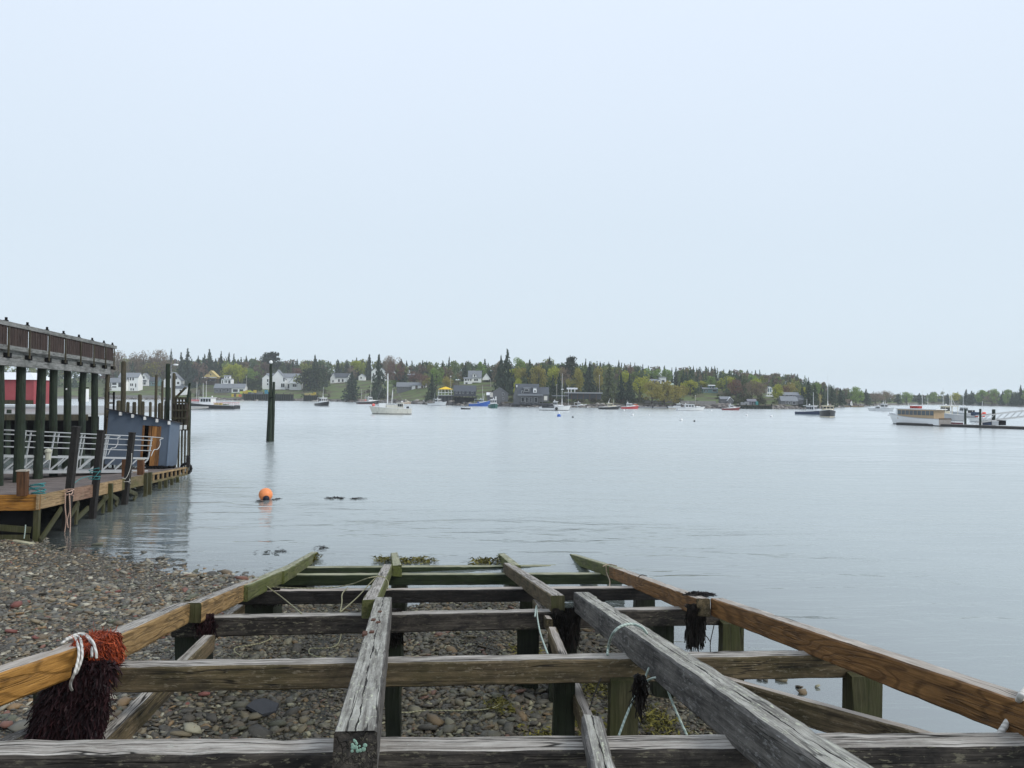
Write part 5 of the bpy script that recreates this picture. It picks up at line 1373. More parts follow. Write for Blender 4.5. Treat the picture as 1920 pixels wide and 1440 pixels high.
crates('grey black trap stacks on the long dark fish wharf', 465, 492, 735, 739, (M_SHD, M_SH), 2.6, 6, 5)

# rocks and seawall along the far water line
rk_v, rk_f, rk_a = [], [], []
r = np.random.RandomState(8)
for i in range(1500):
    px = r.uniform(150, 1660)
    d = float(np.interp(px, DS_PX, DS)) + r.uniform(-2.5, 3.5)
    s_ = r.uniform(0.35, 1.1) * (1.2 if 700 < px < 900 or 1300 < px < 1390 else 0.75)
    v = ico_v * r.uniform(0.7, 1.3, (12, 1)) * s_ * np.array([1.3, 1, 0.75]) + np.array([(px - 960) / FPX * d, d, max(0.0, (d - float(np.interp(px, DS_PX, DS)))) * 0.34 + 0.1])
    rk_f.append(ico_f + 12 * i); rk_v.append(v); rk_a.append(np.full(12, r.uniform()))
s = NT('shore_rock')
M_ROCK = s.finish(s.ramp(s.n('Attribute', _attribute_name='rnd').outputs['Fac'], [(0, (0.05, 0.045, 0.042)), (0.5, (0.12, 0.105, 0.095)), (0.85, (0.22, 0.2, 0.18)), (1, (0.35, 0.33, 0.3))]), 0.9)
o = link('shore_rocks', np_mesh('shore_rocks', np.concatenate(rk_v), np.concatenate(rk_f), M_ROCK, {'rnd': np.concatenate(rk_a)})); tag(o, kind='stuff')
for (lab, px0, px1, s0, hgt) in (('long pale stone seawall below the lawn at the right', 1276, 1342, 3.2, 1.7), ('grey stone seawall behind the piles at the left', 205, 300, 2.5, 1.5), ('low grey stone wall above the pale float', 1205, 1270, 6.0, 1.0)):
    pa, pb = on_land(px0, s=s0), on_land(px1, s=s0)
    zb = min(pa.z, pb.z) - 1
    o = MB().bar(Vector((pa.x, pa.y, zb + (hgt + 1) / 2)), Vector((pb.x, pb.y, zb + (hgt + 1) / 2)), 0.8, hgt + 1).build('seawall', simple('seawall_stone', (0.24, 0.23, 0.215), 0.9, 0.35, 1.6))
    tag(o, lab, 'wall')

# ------------------------------------------------------------------ boats
def paint(name, c, streak=0.1): return simple('boat_' + name, c, 0.35, 0.06, 0.8, streak=streak, spec=0.5)
BP = dict(white=paint('white', (0.74, 0.75, 0.75)), black=paint('black', (0.012, 0.013, 0.016)), navy=paint('navy', (0.012, 0.028, 0.075)), blue=paint('blue', (0.015, 0.10, 0.42)), green=paint('green', (0.01, 0.10, 0.09)),
          red=paint('red', (0.42, 0.025, 0.03)), maroon=paint('maroon', (0.16, 0.02, 0.02)), pale=paint('pale', (0.55, 0.62, 0.64)), rusty=paint('rusty_white', (0.62, 0.61, 0.54), 0.55), tan=paint('tan', (0.55, 0.42, 0.3)), cream=paint('cream', (0.66, 0.6, 0.45)), lightgrey=paint('grey', (0.4, 0.42, 0.44)), darkred=paint('dark_red', (0.12, 0.02, 0.03)))
def boat(label, px, py, length, rot, hull='white', stripe='black', cabin='white', beam=None, fs=0.7, fb=1.6, house=(0.46, 0.66), hh=1.9, roof_aft=0.18, mast=None, extras=(), deckcol='lightgrey', name='lobster_boat', cat='boat', group=None, trunk=True, ww=0.36, nwin=3):
    """Local +x is the bow; rot is the heading: 0 right, 180 left, 90 away, -90 toward the camera."""
    p = at_z(px, py, 0)
    t = thing(name, label, cat, (p.x, p.y, 0), rad(rot), group)
    L = length
    B = beam or L * 0.31
    hb = []
    N = 14
    m, st, gun = MB(), MB(), MB()
    rows = []
    for i in range(N + 1):
        u = i / N
        b = B / 2 * (0.86 + 0.14 * min(1, u / 0.4)) if u < 0.45 else B / 2 * max(0.0, 1 - ((u - 0.45) / 0.55) ** 2.4)
        zs = fs + (fb - fs) * u ** 2.3
        flare = 0.93 - 0.33 * max(0, (u - 0.4) / 0.6) ** 1.2
        x = -L / 2 + L * u
        rake = 0.085 * L * max(0, (u - 0.7) / 0.3) ** 2
        rows.append((x, b, zs, flare, rake))
    def ring(lo, hi, mb, mi=0, push=0.0):
        base = len(mb.v)
        for x, b, zs, fl, rk in rows:
            for sg in (-1, 1):
                for f in (lo, hi):
                    z = f if f <= 0.16 else f * zs
                    zz = z if z > 0 else 0
                    k = fl + (1 - fl) * min(1, zz / zs) ** 0.8
                    if z < 0: k *= 0.8
                    mb.v.append((x + rk * (zz / zs - 0.6), sg * (b * k + push + 0.02), z))
        for i in range(N):
            a = base + i * 4
            mb.f.append((a, a + 1, a + 5, a + 4)[::-1]); mb.m.append(mi)
            mb.f.append((a + 2, a + 3, a + 7, a + 6)); mb.m.append(mi)
        mb.f.append((base, base + 1, base + 3, base + 2)); mb.m.append(mi)
    ring(0.16, 0.55, m); ring(0.55, 1.0, m); ring(-0.5, 0.16, m, 1)
    base = len(m.v)
    for x, b, zs, fl, rk in rows: m.v += [(x + rk * 0.4, -b * 0.97, zs - 0.06), (x + rk * 0.4, b * 0.97, zs - 0.06)]
    for i in range(N): m.f.append((base + 2 * i, base + 2 * i + 2, base + 2 * i + 3, base + 2 * i + 1)); m.m.append(2)
    m.build('hull', [BP[hull], BP[stripe], BP[deckcol]], t)
    for sg in (-1, 1):
        gun.tube([(x + rk * 0.4, sg * (b + 0.03), zs + 0.02) for x, b, zs, fl, rk in rows], 0.05, 5)
    gun.build('gunwale', BP['white' if hull != 'white' else 'lightgrey'], t)
    def at_u(u): return fs + (fb - fs) * u ** 2.3
    if house:
        u0, u1 = house
        xa, xb = -L / 2 + L * u0, -L / 2 + L * u1
        z0 = at_u(u0) - 0.3
        z1 = at_u(u0) + hh
        w = B * ww
        c = MB()
        sl = 0.22 * (xb - xa)
        c.add([(xa, -w, z0), (xb, -w * 0.92, z0), (xb - sl, -w * 0.85, z1), (xa, -w * 0.9, z1), (xa, w, z0), (xb, w * 0.92, z0), (xb - sl, w * 0.85, z1), (xa, w * 0.9, z1)],
              [(0, 1, 2, 3), (5, 4, 7, 6), (1, 5, 6, 2), (4, 0, 3, 7), (3, 2, 6, 7)])
        cb = c.build('wheelhouse', BP[cabin], t)
        zw0, zw1 = z0 + (z1 - z0) * 0.52, z0 + (z1 - z0) * 0.88
        for k in range(nwin):
            for sg in (-1, 1):
                wa = xa + (xb - sl - xa) * (k + 0.14) / nwin
                wb = xa + (xb - sl - xa) * (k + 0.86) / nwin
                MB().box(wa, wb, *(sorted((sg * w * 0.93, sg * (w * 0.93 + 0.05)))), zw0, zw1).build('window', M_GLASS, cb)
        for k in range(3):
            ya, yb = -w * 0.85 + w * 1.7 * (k + 0.12) / 3, -w * 0.85 + w * 1.7 * (k + 0.88) / 3
            f0, f1 = (zw0 - z0) / (z1 - z0), (zw1 - z0) / (z1 - z0)
            x0_, x1_ = xb - sl * f0 + 0.04, xb - sl * f1 + 0.04
            MB().add([(x0_, ya, zw0), (x0_, yb, zw0), (x1_, yb, zw1), (x1_, ya, zw1)], [(0, 1, 2, 3)]).build('window', M_GLASS, cb)
        MB().box(xa - L * roof_aft, xb - sl + 0.25, -w * 1.0, w * 1.0, z1 + 0.002, z1 + 0.10).build('cabin_roof', BP[cabin], t)
        if roof_aft > 0.1:
            for sg in (-1, 1): MB().box(xa - L * roof_aft + 0.05, xa - L * roof_aft + 0.12, sg * w * 0.9 - 0.03, sg * w * 0.9 + 0.03, z0, z1).build('roof_post', BP[cabin], t)
        if trunk:
            xt = -L / 2 + L * min(0.9, u1 + 0.17)
            MB().add([(xb, -w * 0.8, z0), (xt, -w * 0.4, at_u(u1) - 0.1), (xt, -w * 0.4, at_u(u1 + .1) + 0.28), (xb, -w * 0.75, at_u(u1) + 0.5), (xb, w * 0.8, z0), (xt, w * 0.4, at_u(u1) - 0.1), (xt, w * 0.4, at_u(u1 + .1) + 0.28), (xb, w * 0.75, at_u(u1) + 0.5)],
                     [(0, 1, 2, 3), (5, 4, 7, 6), (1, 5, 6, 2), (3, 2, 6, 7)]).build('trunk_cabin', BP[cabin], t)
        zr = z1 + 0.1
        MB().sphere((xa + 0.3, 0.1, zr + 0.28), 0.22, 8, 5, sq=(1, 1, 0.6)).tube([(xa + 0.3, 0.1, zr), (xa + 0.3, 0.1, zr + 0.25)], 0.05, 5).build('radar', BP['white'], t)
    else: zr = fs + 0.5
    for mm in (mast or ()):
        u, hgt, rr_ = mm[:3]
        x = -L / 2 + L * u
        MB().tube([(x, 0, at_u(u) - 0.2), (x + (mm[3] if len(mm) > 3 else 0), 0, at_u(u) + hgt)], [rr_, rr_ * 0.6], 6).build('mast', BP[mm[4] if len(mm) > 4 else 'white'], t)
    for ex in extras: ex(t, L, B, at_u)
    return t
def part_box(name, u0, u1, v0, v1, z0, z1, mat):
    def f(t, L, B, at): MB().box(-L / 2 + L * u0, -L / 2 + L * u1, B / 2 * v0, B / 2 * v1, z0, z1).build(name, BP.get(mat) if isinstance(mat, str) else mat, t)
    return f
def part_bar(name, a, b, r, mat):
    def f(t, L, B, at): MB().tube([(-L / 2 + L * a[0], B / 2 * a[1], a[2]), (-L / 2 + L * b[0], B / 2 * b[1], b[2])], r, 5).build(name, BP.get(mat) if isinstance(mat, str) else mat, t)
    return f
def part_ball(name, u, v, z, r, mat):
    def f(t, L, B, at): MB().sphere((-L / 2 + L * u, B / 2 * v, z), r, 8, 6).build(name, BP.get(mat) if isinstance(mat, str) else mat, t)
    return f
M_RAILPK = simple('faded_red_rail', (0.5, 0.2, 0.2), 0.5)
def sternrail(t, L, B, at):
    for z in (1.45, 1.85):
        MB().tube([(-L * 0.1, B * .46, z), (-L * .49, B * 0.42, z), (-L * .49, -B * 0.42, z), (-L * 0.1, -B * .46, z)], 0.045, 5).build('stern_rail', M_RAILPK, t)
    for x in (-0.12, -0.2, -0.28, -0.36, -0.44, -.48):
        for sg in (-1, 1): MB().tube([(L * x, sg * B * .44, 0.7), (L * x, sg * B * .44, 1.85)], 0.03, 4).build('stanchion', BP['white'], t)
M_PUR, M_FL = simple('pink_float', (0.7, 0.16, 0.14), 0.5), simple('yellow_gear', (0.45, 0.36, 0.06), 0.7)
boat('black-hulled excursion boat with faded red stern rail, left of the three leaning piles', 396, 767.5, 14.0, 176, 'black', 'lightgrey', 'white', 4.2, 1.1, 1.9, (0.46, 0.72), 1.75, 0.02, [(0.66, 5.4, 0.06), (0.78, 5.6, 0.05), (.74, 3.6, .04), (0.6, 6.0, 0.05)],
     [sternrail, part_box('upper_rail', 0.62, 0.9, -.6, .6, 2.05, 2.5, M_RAILPK), part_box('gear', 0.26, 0.4, .2, .75, 1.0, 1.65, M_FL), part_box('gear', 0.16, 0.24, .1, .6, 1.0, 1.45, simple('green_gear', (0.1, 0.2, 0.12)))], 'lightgrey', 'excursion_boat', nwin=4)
boat('dark lobster boat seen bow-on between the three leaning piles and the rusty boat', 606, 761.5, 8.5, -52, 'black', 'lightgrey', 'white', 3.2, 0.95, 1.75, (0.42, 0.64), 1.75, 0.2, [(0.5, 5.5, 0.05), (0.45, 3.4, 0.05)], [part_ball('float', 0.15, .4, 1.5, .3, 'white')])
boat('dark fishing boat heaped with gear half hidden behind the rusty white boat', 690, 757.5, 9.5, 25, 'black', 'darkred', 'white', 3.3, 0.9, 1.7, (0.5, 0.7), 1.8, 0.12, [(0.62, 7.0, 0.05), (0.4, 4.8, 0.04), (.2, 5.4, .04)], [part_box('gear', 0.1, 0.34, -.7, .7, 0.9, 2.0, simple('mixed_gear', (0.28, 0.22, 0.2), .8, .7, 2)), part_ball('float', .36, -.6, 1.6, .35, M_PUR)])
rb_x = [part_bar('stay', (0.92, 0, 1.5), (0.60, 0, 8.4), 0.013, 'lightgrey'), part_bar('stay', (0.06, 0, 1.0), (0.60, 0, 8.2), 0.013, 'lightgrey'), part_bar('boom', (0.50, .2, 1.3), (0.46, .2, 5.2), 0.05, 'white'), part_box('canvas_dodger', 0.62, 0.78, -.7, .7, 1.3, 2.35, 'white'), part_box('deck_house', 0.34, 0.6, -.7, .7, 1.2, 2.05, 'rusty'), part_ball('float', 0.93, -.05, 1.95, 0.36, M_PUR), part_box('outboard', 0.06, 0.12, -.2, .2, 1.0, 1.7, 'black'),
        part_box('hatch_cover', 0.42, 0.56, -.5, .5, 2.051, 2.3, 'lightgrey'), part_box('yellowed_panel', 0.205, 0.26, -.745, -.735, 1.35, 1.85, simple('old_panel', (0.3, 0.24, 0.1)))]
boat('rust streaked white fishing boat with a thick white mast moored in mid harbour', 733, 776.5, 8.9, 184, 'rusty', 'black', 'rusty', 3.0, 1.25, 1.75, (0.2, 0.36), 1.15, 0.0, [(0.585, 7.5, 0.17), (0.46, 4.4, 0.05)], rb_x, 'rusty', 'fishing_boat', trunk=False, ww=.37)
boat('tan and white small motor boat just right of the rusty boat stern', 764, 757, 5.5, 8, 'tan', 'tan', 'cream', 2.0, 0.7, 1.0, (0.3, 0.5), 0.8, 0.0, None, (), name='motor_boat')
boat('white lobster boat with a forward cabin lying behind the rusty boat stern', 790, 756, 10.5, 174, 'white', 'lightgrey', 'white', 3.0, 0.8, 1.5, (0.5, 0.7), 1.5, 0.05, [(0.55, 3.2, 0.04)])
boat('white lobster boat with a green hauling platform, bow toward the camera', 821, 760.5, 8.4, -35, 'white', 'lightgrey', 'white', 3.0, 0.8, 1.6, (0.42, 0.62), 1.6, 0.12, [(0.5, 4.4, 0.04), (0.3, 4.0, 0.04)], [part_box('platform', 0.02, 0.2, -.8, .8, .8, 1.1, simple('olive_platform', (.12, .12, .06)))])
boat('white lobster boat with a high bow in front of the dark piled building', 846, 756, 8.6, -18, 'white', 'white', 'white', 2.9, 0.75, 1.7, (0.3, 0.5), 1.5, 0.08, [(0.36, 3.4, 0.04)], [part_box('gear', .6, .75, -.4, .4, 1.2, 1.9, M_FL)])
boat('bright blue fishing boat with a high bow and a pale mast', 900, 761.5, 8.2, -14, 'blue', 'blue', 'pale', 2.9, 0.85, 2.3, (0.5, 0.66), 1.5, 0.24, [(0.62, 6.6, 0.05), (0.66, 3.4, 0.1, 0.3)], [part_box('blue_rail', 0.4, 0.48, -.6, .6, 1.0, 1.7, 'blue')], 'blue', 'fishing_boat')
boat('dark green lobster boat with a white wheelhouse seen bow on', 925, 765, 7.2, -80, 'green', 'green', 'white', 3.0, 1.0, 1.55, (0.4, 0.66), 1.75, 0.1, [(0.45, 2.8, 0.04)])
boat('small dark open skiff lying left of the bright blue boat', 873, 767.5, 2.9, 180, 'black', 'black', None, 1.1, 0.4, 0.55, None, name='skiff')
boat('white sailing boat with a tall mast and dark cockpit, before the big grey house', 1040, 769.5, 8.9, -10, 'white', 'black', 'white', 3.0, 1.0, 1.5, (0.46, 0.62), 1.5, 0.0, [(0.74, 9.6, 0.07), (0.95, 6.0, 0.03), (0.74, 2.2, 0.16)],
     [part_box('dark_cockpit', 0.1, 0.5, -1.02, -0.6, 0.75, 1.5, 'black'), part_ball('dark_transom', 0.58, -1.0, .55, 0.45, 'black'), part_box('crosstree', .72, .78, -.5, .5, 6.1, 6.3, 'white')], 'white', 'sailing_boat')
boat('pale green lobster boat with a small cabin right of the sailing fishing boat', 1085, 763.5, 5.8, 0, 'pale', 'pale', 'white', 2.1, 0.6, 1.15, (0.42, 0.62), 1.0, 0.22, [(0.5, 2.0, 0.03)])
boat('black hulled lobster boat with a cream cabin left of the red boat', 1142, 767.5, 6.8, 3, 'black', 'black', 'cream', 2.3, 0.7, 1.2, (0.44, 0.68), 1.1, 0.06, [(0.72, 2.6, 0.04), (0.5, 1.9, 0.04)], [part_bar('boom', (0.44, 0, 2.0), (0.55, 0, 3.6), .04, 'white')])
boat('red hulled lobster boat with a white cabin right of the black hulled one', 1181, 766.5, 5.9, 2, 'red', 'red', 'white', 2.2, 0.65, 1.2, (0.32, 0.66), 1.1, 0.02, [(0.34, 2.4, 0.04), (0.4, 2.0, 0.04)], [part_box('orange_gear', .72, .95, -.3, .3, 1.1, 1.6, M_CO)])
boat('white cabin cruiser with dark side windows right of the wide brown tree', 1295, 770, 8.6, 4, 'white', 'lightgrey', 'white', 2.7, 0.8, 1.25, (0.28, 0.68), 1.05, 0.06, [(0.4, 2.2, 0.04)], (), name='cabin_cruiser')
boat('low white boat with a flat canopy just left of the cabin cruiser', 1267, 766, 5.5, 180, 'white', 'tan', 'white', 2.0, 0.5, 0.8, (0.2, 0.5), 1.2, 0.1, name='motor_boat')
boat('small dark red lobster boat below the small grey boathouse', 1371, 769, 5.9, 6, 'maroon', 'maroon', 'white', 2.1, 0.6, 1.1, (0.4, 0.6), 1.0, 0.05, [(0.44, 1.6, 0.04)])
boat('navy blue lobster boat half hidden by the black boat with the tall mast', 1525, 778.5, 8.6, -48, 'navy', 'pale', 'white', 2.9, 0.85, 1.55, (0.34, 0.62), 1.4, 0.1, [(0.5, 4.8, 0.06), (0.7, 4.4, 0.05, 0, 'tan'), (0.3, 3.2, .05)], nwin=4)
boat('black fishing boat with a very tall mast, seen bow-on beside the navy boat', 1552, 781.5, 8.2, -106, 'black', 'cream', 'cream', 3.35, 1.25, 1.7, (0.42, 0.66), 1.2, 0.1, [(0.5, 8.4, 0.05), (0.5, 2.3, 0.12)], name='fishing_boat', ww=.4)
boat('small white lobster boats row, the left one beyond the cove float', 1645, 770.5, 6.0, 170, 'white', 'white', 'white', 2.0, 0.5, 1.0, (0.4, 0.6), 1.0, 0.1, [(0.5, 1.8, .04)], name='motor_boat')
boat('white flybridge boat beyond the bow of the tour boat', 1660, 771, 6.0, -60, 'white', 'white', 'white', 2.4, 0.8, 1.2, (0.3, 0.6), 1.6, 0.1, [(0.4, 2.9, .06), (0.5, 3.0, .05)], name='motor_boat')
# the tour boat on the right
def tour(t, L, B, at):
    x0, x1 = -L * 0.40, L * 0.27
    c = MB().box(x0, x1, -B * 0.36, B * 0.36, 1.0, 2.62).build('long_cabin', simple('varnished_tan', (0.42, 0.31, 0.19), 0.4, 0.1, 1), t)
    for sg in (-1, 1):
        n = 9
        for k in range(n):
            xa = x0 + (x1 - x0) * (k + 0.08) / n
            xb = x0 + (x1 - x0) * (k + 0.92) / n
            MB().box(xa, xb, *sorted((sg * B * 0.362, sg * (B * 0.362 + 0.03))), 1.72, 2.45).build('window', simple('pale_glass', (0.10, 0.12, 0.13), 0.15, 0.3, 0.6), c)
    MB().box(x0 - 0.5, x1 + 0.35, -B * 0.40, B * 0.40, 2.625, 2.78).build('cabin_roof', BP['white'], t)
    MB().add([(x1, -B * .35, 1.1), (x1 + 1.0, -B * .26, 1.3), (x1 + 0.55, -B * .26, 2.6), (x1, -B * .35, 2.6), (x1, B * .35, 1.1), (x1 + 1.0, B * .26, 1.3), (x1 + 0.55, B * .26, 2.6), (x1, B * .35, 2.6)], [(0, 1, 2, 3), (5, 4, 7, 6), (1, 5, 6, 2), (3, 2, 6, 7)]).build('pilot_house', BP['white'], t)
    for yy in (-.2, 0.02): MB().box(x1 + 0.64, x1 + 0.92, B * yy, B * (yy + .16), 1.8, 2.4).build('window', M_GLASS, t)
    MB().box(x1 + 0.1, x1 + 0.5, -B * .352 - 0.03, -B * .352, 1.8, 2.4).build('window', M_GLASS, t)
    for k in range(3): MB().box(-0.6 + k * 0.62, -0.1 + k * 0.62, -0.5, 0.3, 2.785, 3.2).build('red_seat', simple('red_bench', (0.32, 0.05, 0.04), .6), t)
    MB().box(-L * .5 - 0.03, -L * .5 - 0.005, -B * 0.42, B * .42, 0.14, 1.1).build('transom', simple('weathered_grey_transom', (0.30, 0.28, 0.26), .8, .35, 3, streak=.3), t)
    MB().box(-L * .5 - 0.045, -L * .5 - 0.032, -B * 0.43, B * .43, 1.11, 1.3).build('transom_cap', M_BRN, t)
    MB().box(-L * .5 + .02, L * .3, -B * .5 - 0.03, -B * .5 + .01, 0.98, 1.1).build('rub_rail', M_BRN, t)
boat('white tour boat with a long varnished windowed cabin and red roof benches at the right', 1719, 797, 10.8, 110, 'white', 'black', None, 3.1, 1.15, 1.85, None, mast=[(0.40, 4.6, 0.04), (0.66, 2.2, .05), (.3, 3.4, .04)], extras=[tour, part_bar('flagpole', (0.98, 0, 1.5), (1.06, 0, 1.5), .05, 'black')], name='tour_boat')
boat('white lobster boat behind the stern of the tour boat', 1779, 789, 5.6, 178, 'lightgrey', 'lightgrey', 'cream', 3.0, 1.2, 1.8, (0.56, 0.74), 1.55, 0.3, [(0.7, 5.2, 0.05), (0.46, 4.8, 0.05), (.4, 3.6, .08)], [part_bar('stay', (0.46, 0, 5.5), (0.2, 0, 2.2), .03, 'white')])
boat('small dark red skiff moored along the right dock', 1782, 797.5, 3.6, 178, 'darkred', 'black', None, 1.3, 0.5, 0.75, None, name='skiff')
boat('white boat piled with orange buoys beside the right dock', 1840, 791, 4.6, 176, 'white', 'lightgrey', None, 1.9, 0.6, 0.8, None, mast=[(0.46, 3.4, .05)], extras=[part_ball('orange_float', 0.35 + 0.09 * (k % 5), -.4 + .3 * (k % 3), 1.15 + 0.28 * (k // 5), .22, simple('orange_red_float', (0.8, 0.12, 0.07), .5)) for k in range(12)] + [part_box('dark_gear', .66, .86, -.7, .7, 1.2, 1.9, simple('blue_black_gear', (.03, .05, .09), .8, .8, 3))])
boat('white lobster boat beyond the gangway at the right edge', 1806, 782, 6.0, 180, 'lightgrey', 'black', 'white', 2.6, 0.9, 1.4, (0.4, 0.6), 1.4, 0.2, [(0.5, 4.4, .05)], [part_box('black_engine', .1, .3, -.6, .6, 1, 1.7, 'black')])
# mooring buoys
def mball(px, py, r, mat, label, group='white mooring balls', cap=None):
    p = at_z(px, py, 0)
    t = thing('mooring_buoy', label, 'buoy', p, 0, group)
    MB().sphere((0, 0, r * 0.35), r, 12, 8).build('ball', mat, t, smooth=True)
    if cap: MB().tube([(0, 0, r * 1.2), (0, 0, r * 2.2)], [r * .45, r * .3], 7).build('top', cap, t)
    else: MB().tube([(0, 0, r * 1.3), (0, 0, r * 1.5)], r * 0.15, 6).build('ring', M_DARK, t)
mball(1048, 781, 0.42, BP['blue'], 'blue and white mooring buoy in front of the sailing fishing boat', None, BP['white'])
mball(1074, 783, 0.2, M_DARK, 'tiny dark buoy right of the blue and white buoy', None)
for px, py, r, lab in ((1186, 779.5, 0.33, 'white mooring ball below the red hulled boat'), (1170, 770, 0.28, 'white mooring ball close between the black and red hulled boats'), (1277, 789, 0.33, 'white mooring ball below the cabin cruiser'), (1400, 780, .32, 'white mooring ball left of the last ball before the navy boat'),
                       (1446, 782, 0.34, 'white mooring ball nearest the navy boat'), (1547, 781.5, 0.3, 'white ball at the bow of the black boat with the tall mast'), (884, 766, 0.28, 'white ball behind the small dark skiff'), (1102, 764, .25, 'white ball right of the pale green boat'), (1334, 771, .25, 'white ball right of the cabin cruiser'), (1217, 779, .18, 'smallest white ball right of the red hulled boat')):
    mball(px, py, r, BP['white'], lab)
mball(1302, 790.5, 0.18, M_DARK, 'tiny dark buoy below the cabin cruiser', None)

# the right hand dock, its piles and gangway
da, db = at_z(1690, 797, 0), at_z(2080, 812, 0)
db = at_z(2080, 811, 0)
dk = MB().bar(da + Vector((0.6, 1.6, 0.12)), db + Vector((0, 1.6, 0.12)), 2.6, 0.42)
dock = thing('floating_dock', 'long low dark floating dock running out of the right edge', 'dock')
dk.build('deck', simple('wet_dark_dock', (0.035, 0.032, 0.03), 0.6, 0.3, 2), dock)
MB().bar(da + Vector((0.6, 1.7, 0.36)), db + Vector((0, 1.7, 0.36)), 2.3, 0.06).build('top_boards', simple('dock_top', (0.14, 0.13, 0.12), .8, .3, 2), dock)
for px, yt, d_, lab in ((1838, 767, 119, 'dark dock pile left of the gangway foot'), (1863, 768, 121, 'thicker dark dock pile beside the gangway'), (1810, 768, 132, 'dark pile behind the orange buoys')):
    lone_pile(px, yt, d_, 4 if px != 1863 else 6, lab, 'pile', 0, 'piles of the right dock')
ga, gb_ = at_d(1838, 796, 119), at_d(1990, 777, 128)
gang2 = thing('gangway', 'aluminium truss gangway rising from the right dock out of the picture', 'gangway', ga)
gd = gb_ - ga
for yo in (0.0, 1.2):
    MB().bar((0, yo, 0.35), gd + Vector((0, yo, 0.35)), 0.12, 0.16).build('bottom_chord', M_ALU, gang2)
    MB().bar((0, yo, 1.35), gd + Vector((0, yo, 1.25)), 0.12, 0.14).build('top_chord', M_ALU, gang2)
    for k in range(12):
        a, b = gd * (k / 12), gd * ((k + 1) / 12)
        MB().bar(a + Vector((0.05, yo, 0.44)), b + Vector((-0.05, yo, 1.2)), 0.06, 0.06).build('diagonal', M_ALU, gang2)
for k, (dx, dy) in enumerate(((1.2, 0.5), (2.6, 1.2), (-1.5, 0.6))):
    p = at_d(1850 + 14 * k, 797, 120.4)
    t = thing('dock_box', ('blue black gear heap at the gangway foot', 'pale box on the right dock below the gangway', 'dark coil of gear on the right dock near the edge')[k], 'box', (p.x, p.y, 0.39))
    MB().box(-0.5, 0.5, -0.3, 0.3, 0, 0.5 + 0.1 * k).build('box_body', (BP['navy'], BP['lightgrey'], M_DARK)[k], t)
    MB().box(-0.54, 0.54, -0.34, 0.34, 0.5 + 0.1 * k, 0.56 + 0.1 * k).build('lid', (BP['black'], BP['white'], M_DARK)[k], t)

# ------------------------------------------------------------------ trees on the far shore
def leaf_mat(name, c1, c2, attr=False):
    s = NT(name)
    if attr:
        col = s.n('Attribute', _attribute_name='tint').outputs['Color']
    else:
        r = s.n('ObjectInfo').outputs['Random']
        col = s.mix(r, c1, c2)
    n = s.noise(s.n('NewGeometry').outputs['Position'], 0.9, 3, 0.7)
    col = s.mix(s.ramp(n, [(0.3, 0.0), (0.7, 1.0)]), s.mix(0.3, col, (0.0, 0.0, 0.0)), s.mix(0.12, col, (0.4, 0.42, 0.25)))
    d = s.n('BsdfDiffuse', Color=col)
    tl = s.n('BsdfTranslucent', Color=col)
    s.t.links.new(s.n('MixShader', i0=0.42, i1=d.outputs[0], i2=tl.outputs[0]).outputs[0], s.out.inputs[0])
    return s.mat
TREE_COL = dict(spruce=((0.034, 0.062, 0.046), (0.052, 0.08, 0.052)), fir=((0.10, 0.14, 0.06), (0.13, 0.16, 0.07)), lime=((0.42, 0.47, 0.055), (0.50, 0.48, 0.075)), green=((0.24, 0.36, 0.085), (0.26, 0.37, 0.1)),
                olive=((0.37, 0.335, 0.08), (0.41, 0.34, 0.1)), russet=((0.19, 0.085, 0.075), (0.23, 0.12, 0.095)), brown=((0.25, 0.19, 0.14), (0.28, 0.21, 0.16)), pine=((0.035, 0.05, 0.04), (0.045, 0.06, 0.045)), hedge=((0.028, 0.05, 0.022), (0.035, 0.055, 0.025)))
TM = {k: leaf_mat('foliage_' + k, *v) for k, v in TREE_COL.items()}
M_BARK = simple('bark', (0.075, 0.06, 0.05), 0.9, 0.3, 3)
def cards(r, out, c, size, flat=0.0):
    n = Vector((r.gauss(0, 1), r.gauss(0, 1), r.gauss(0, 1) * (1 - flat) + flat)).normalized()
    a = n.orthogonal().normalized()
    b = n.cross(a)
    th = r.uniform(0, 6.28)
    a, b = a * math.cos(th) + b * math.sin(th), b * math.cos(th) - a * math.sin(th)
    a, b = a * size, b * size * r.uniform(0.5, 0.9)
    out.append([c - a, c + b * r.uniform(.5, 1), c + a, c - b * r.uniform(.5, 1)])
def conifer(seed, levels=20, sparse=0.0, dens=1.0):
    r = random.Random(seed)
    q = []
    lopsided = Vector((r.gauss(0, 0.12), r.gauss(0, 0.12), 0))
    for i in range(levels):
        t = i / (levels - 1)
        z = 0.07 + 0.90 * t
        R = 0.5 * (1 - t) ** 0.72 * r.uniform(0.78, 1.12) + 0.03
        nb = max(4, int((10 - 5 * t) * dens))
        for k in range(nb):
            if r.random() < sparse: continue
            th = r.uniform(0, 6.28)
            L = R * r.uniform(0.55, 1.12)
            d = (Vector((math.cos(th), math.sin(th), 0)) + lopsided).normalized()
            m = max(2, int(5 * (L / 0.5) * dens + 2))
            for j in range(m):
                f = (j + r.random()) / m
                c = d * (L * f) + Vector((0, 0, z - 0.10 * f * f + 0.02 * (1 - f)))
                cards(r, q, c, r.uniform(0.045, 0.085) * (1.1 - 0.3 * t) / dens ** 0.3, 0.6)
        if i == levels - 1:
            for _ in range(4): cards(r, q, Vector((0, 0, 0.97 + r.uniform(0, .03))), 0.018)
    return q
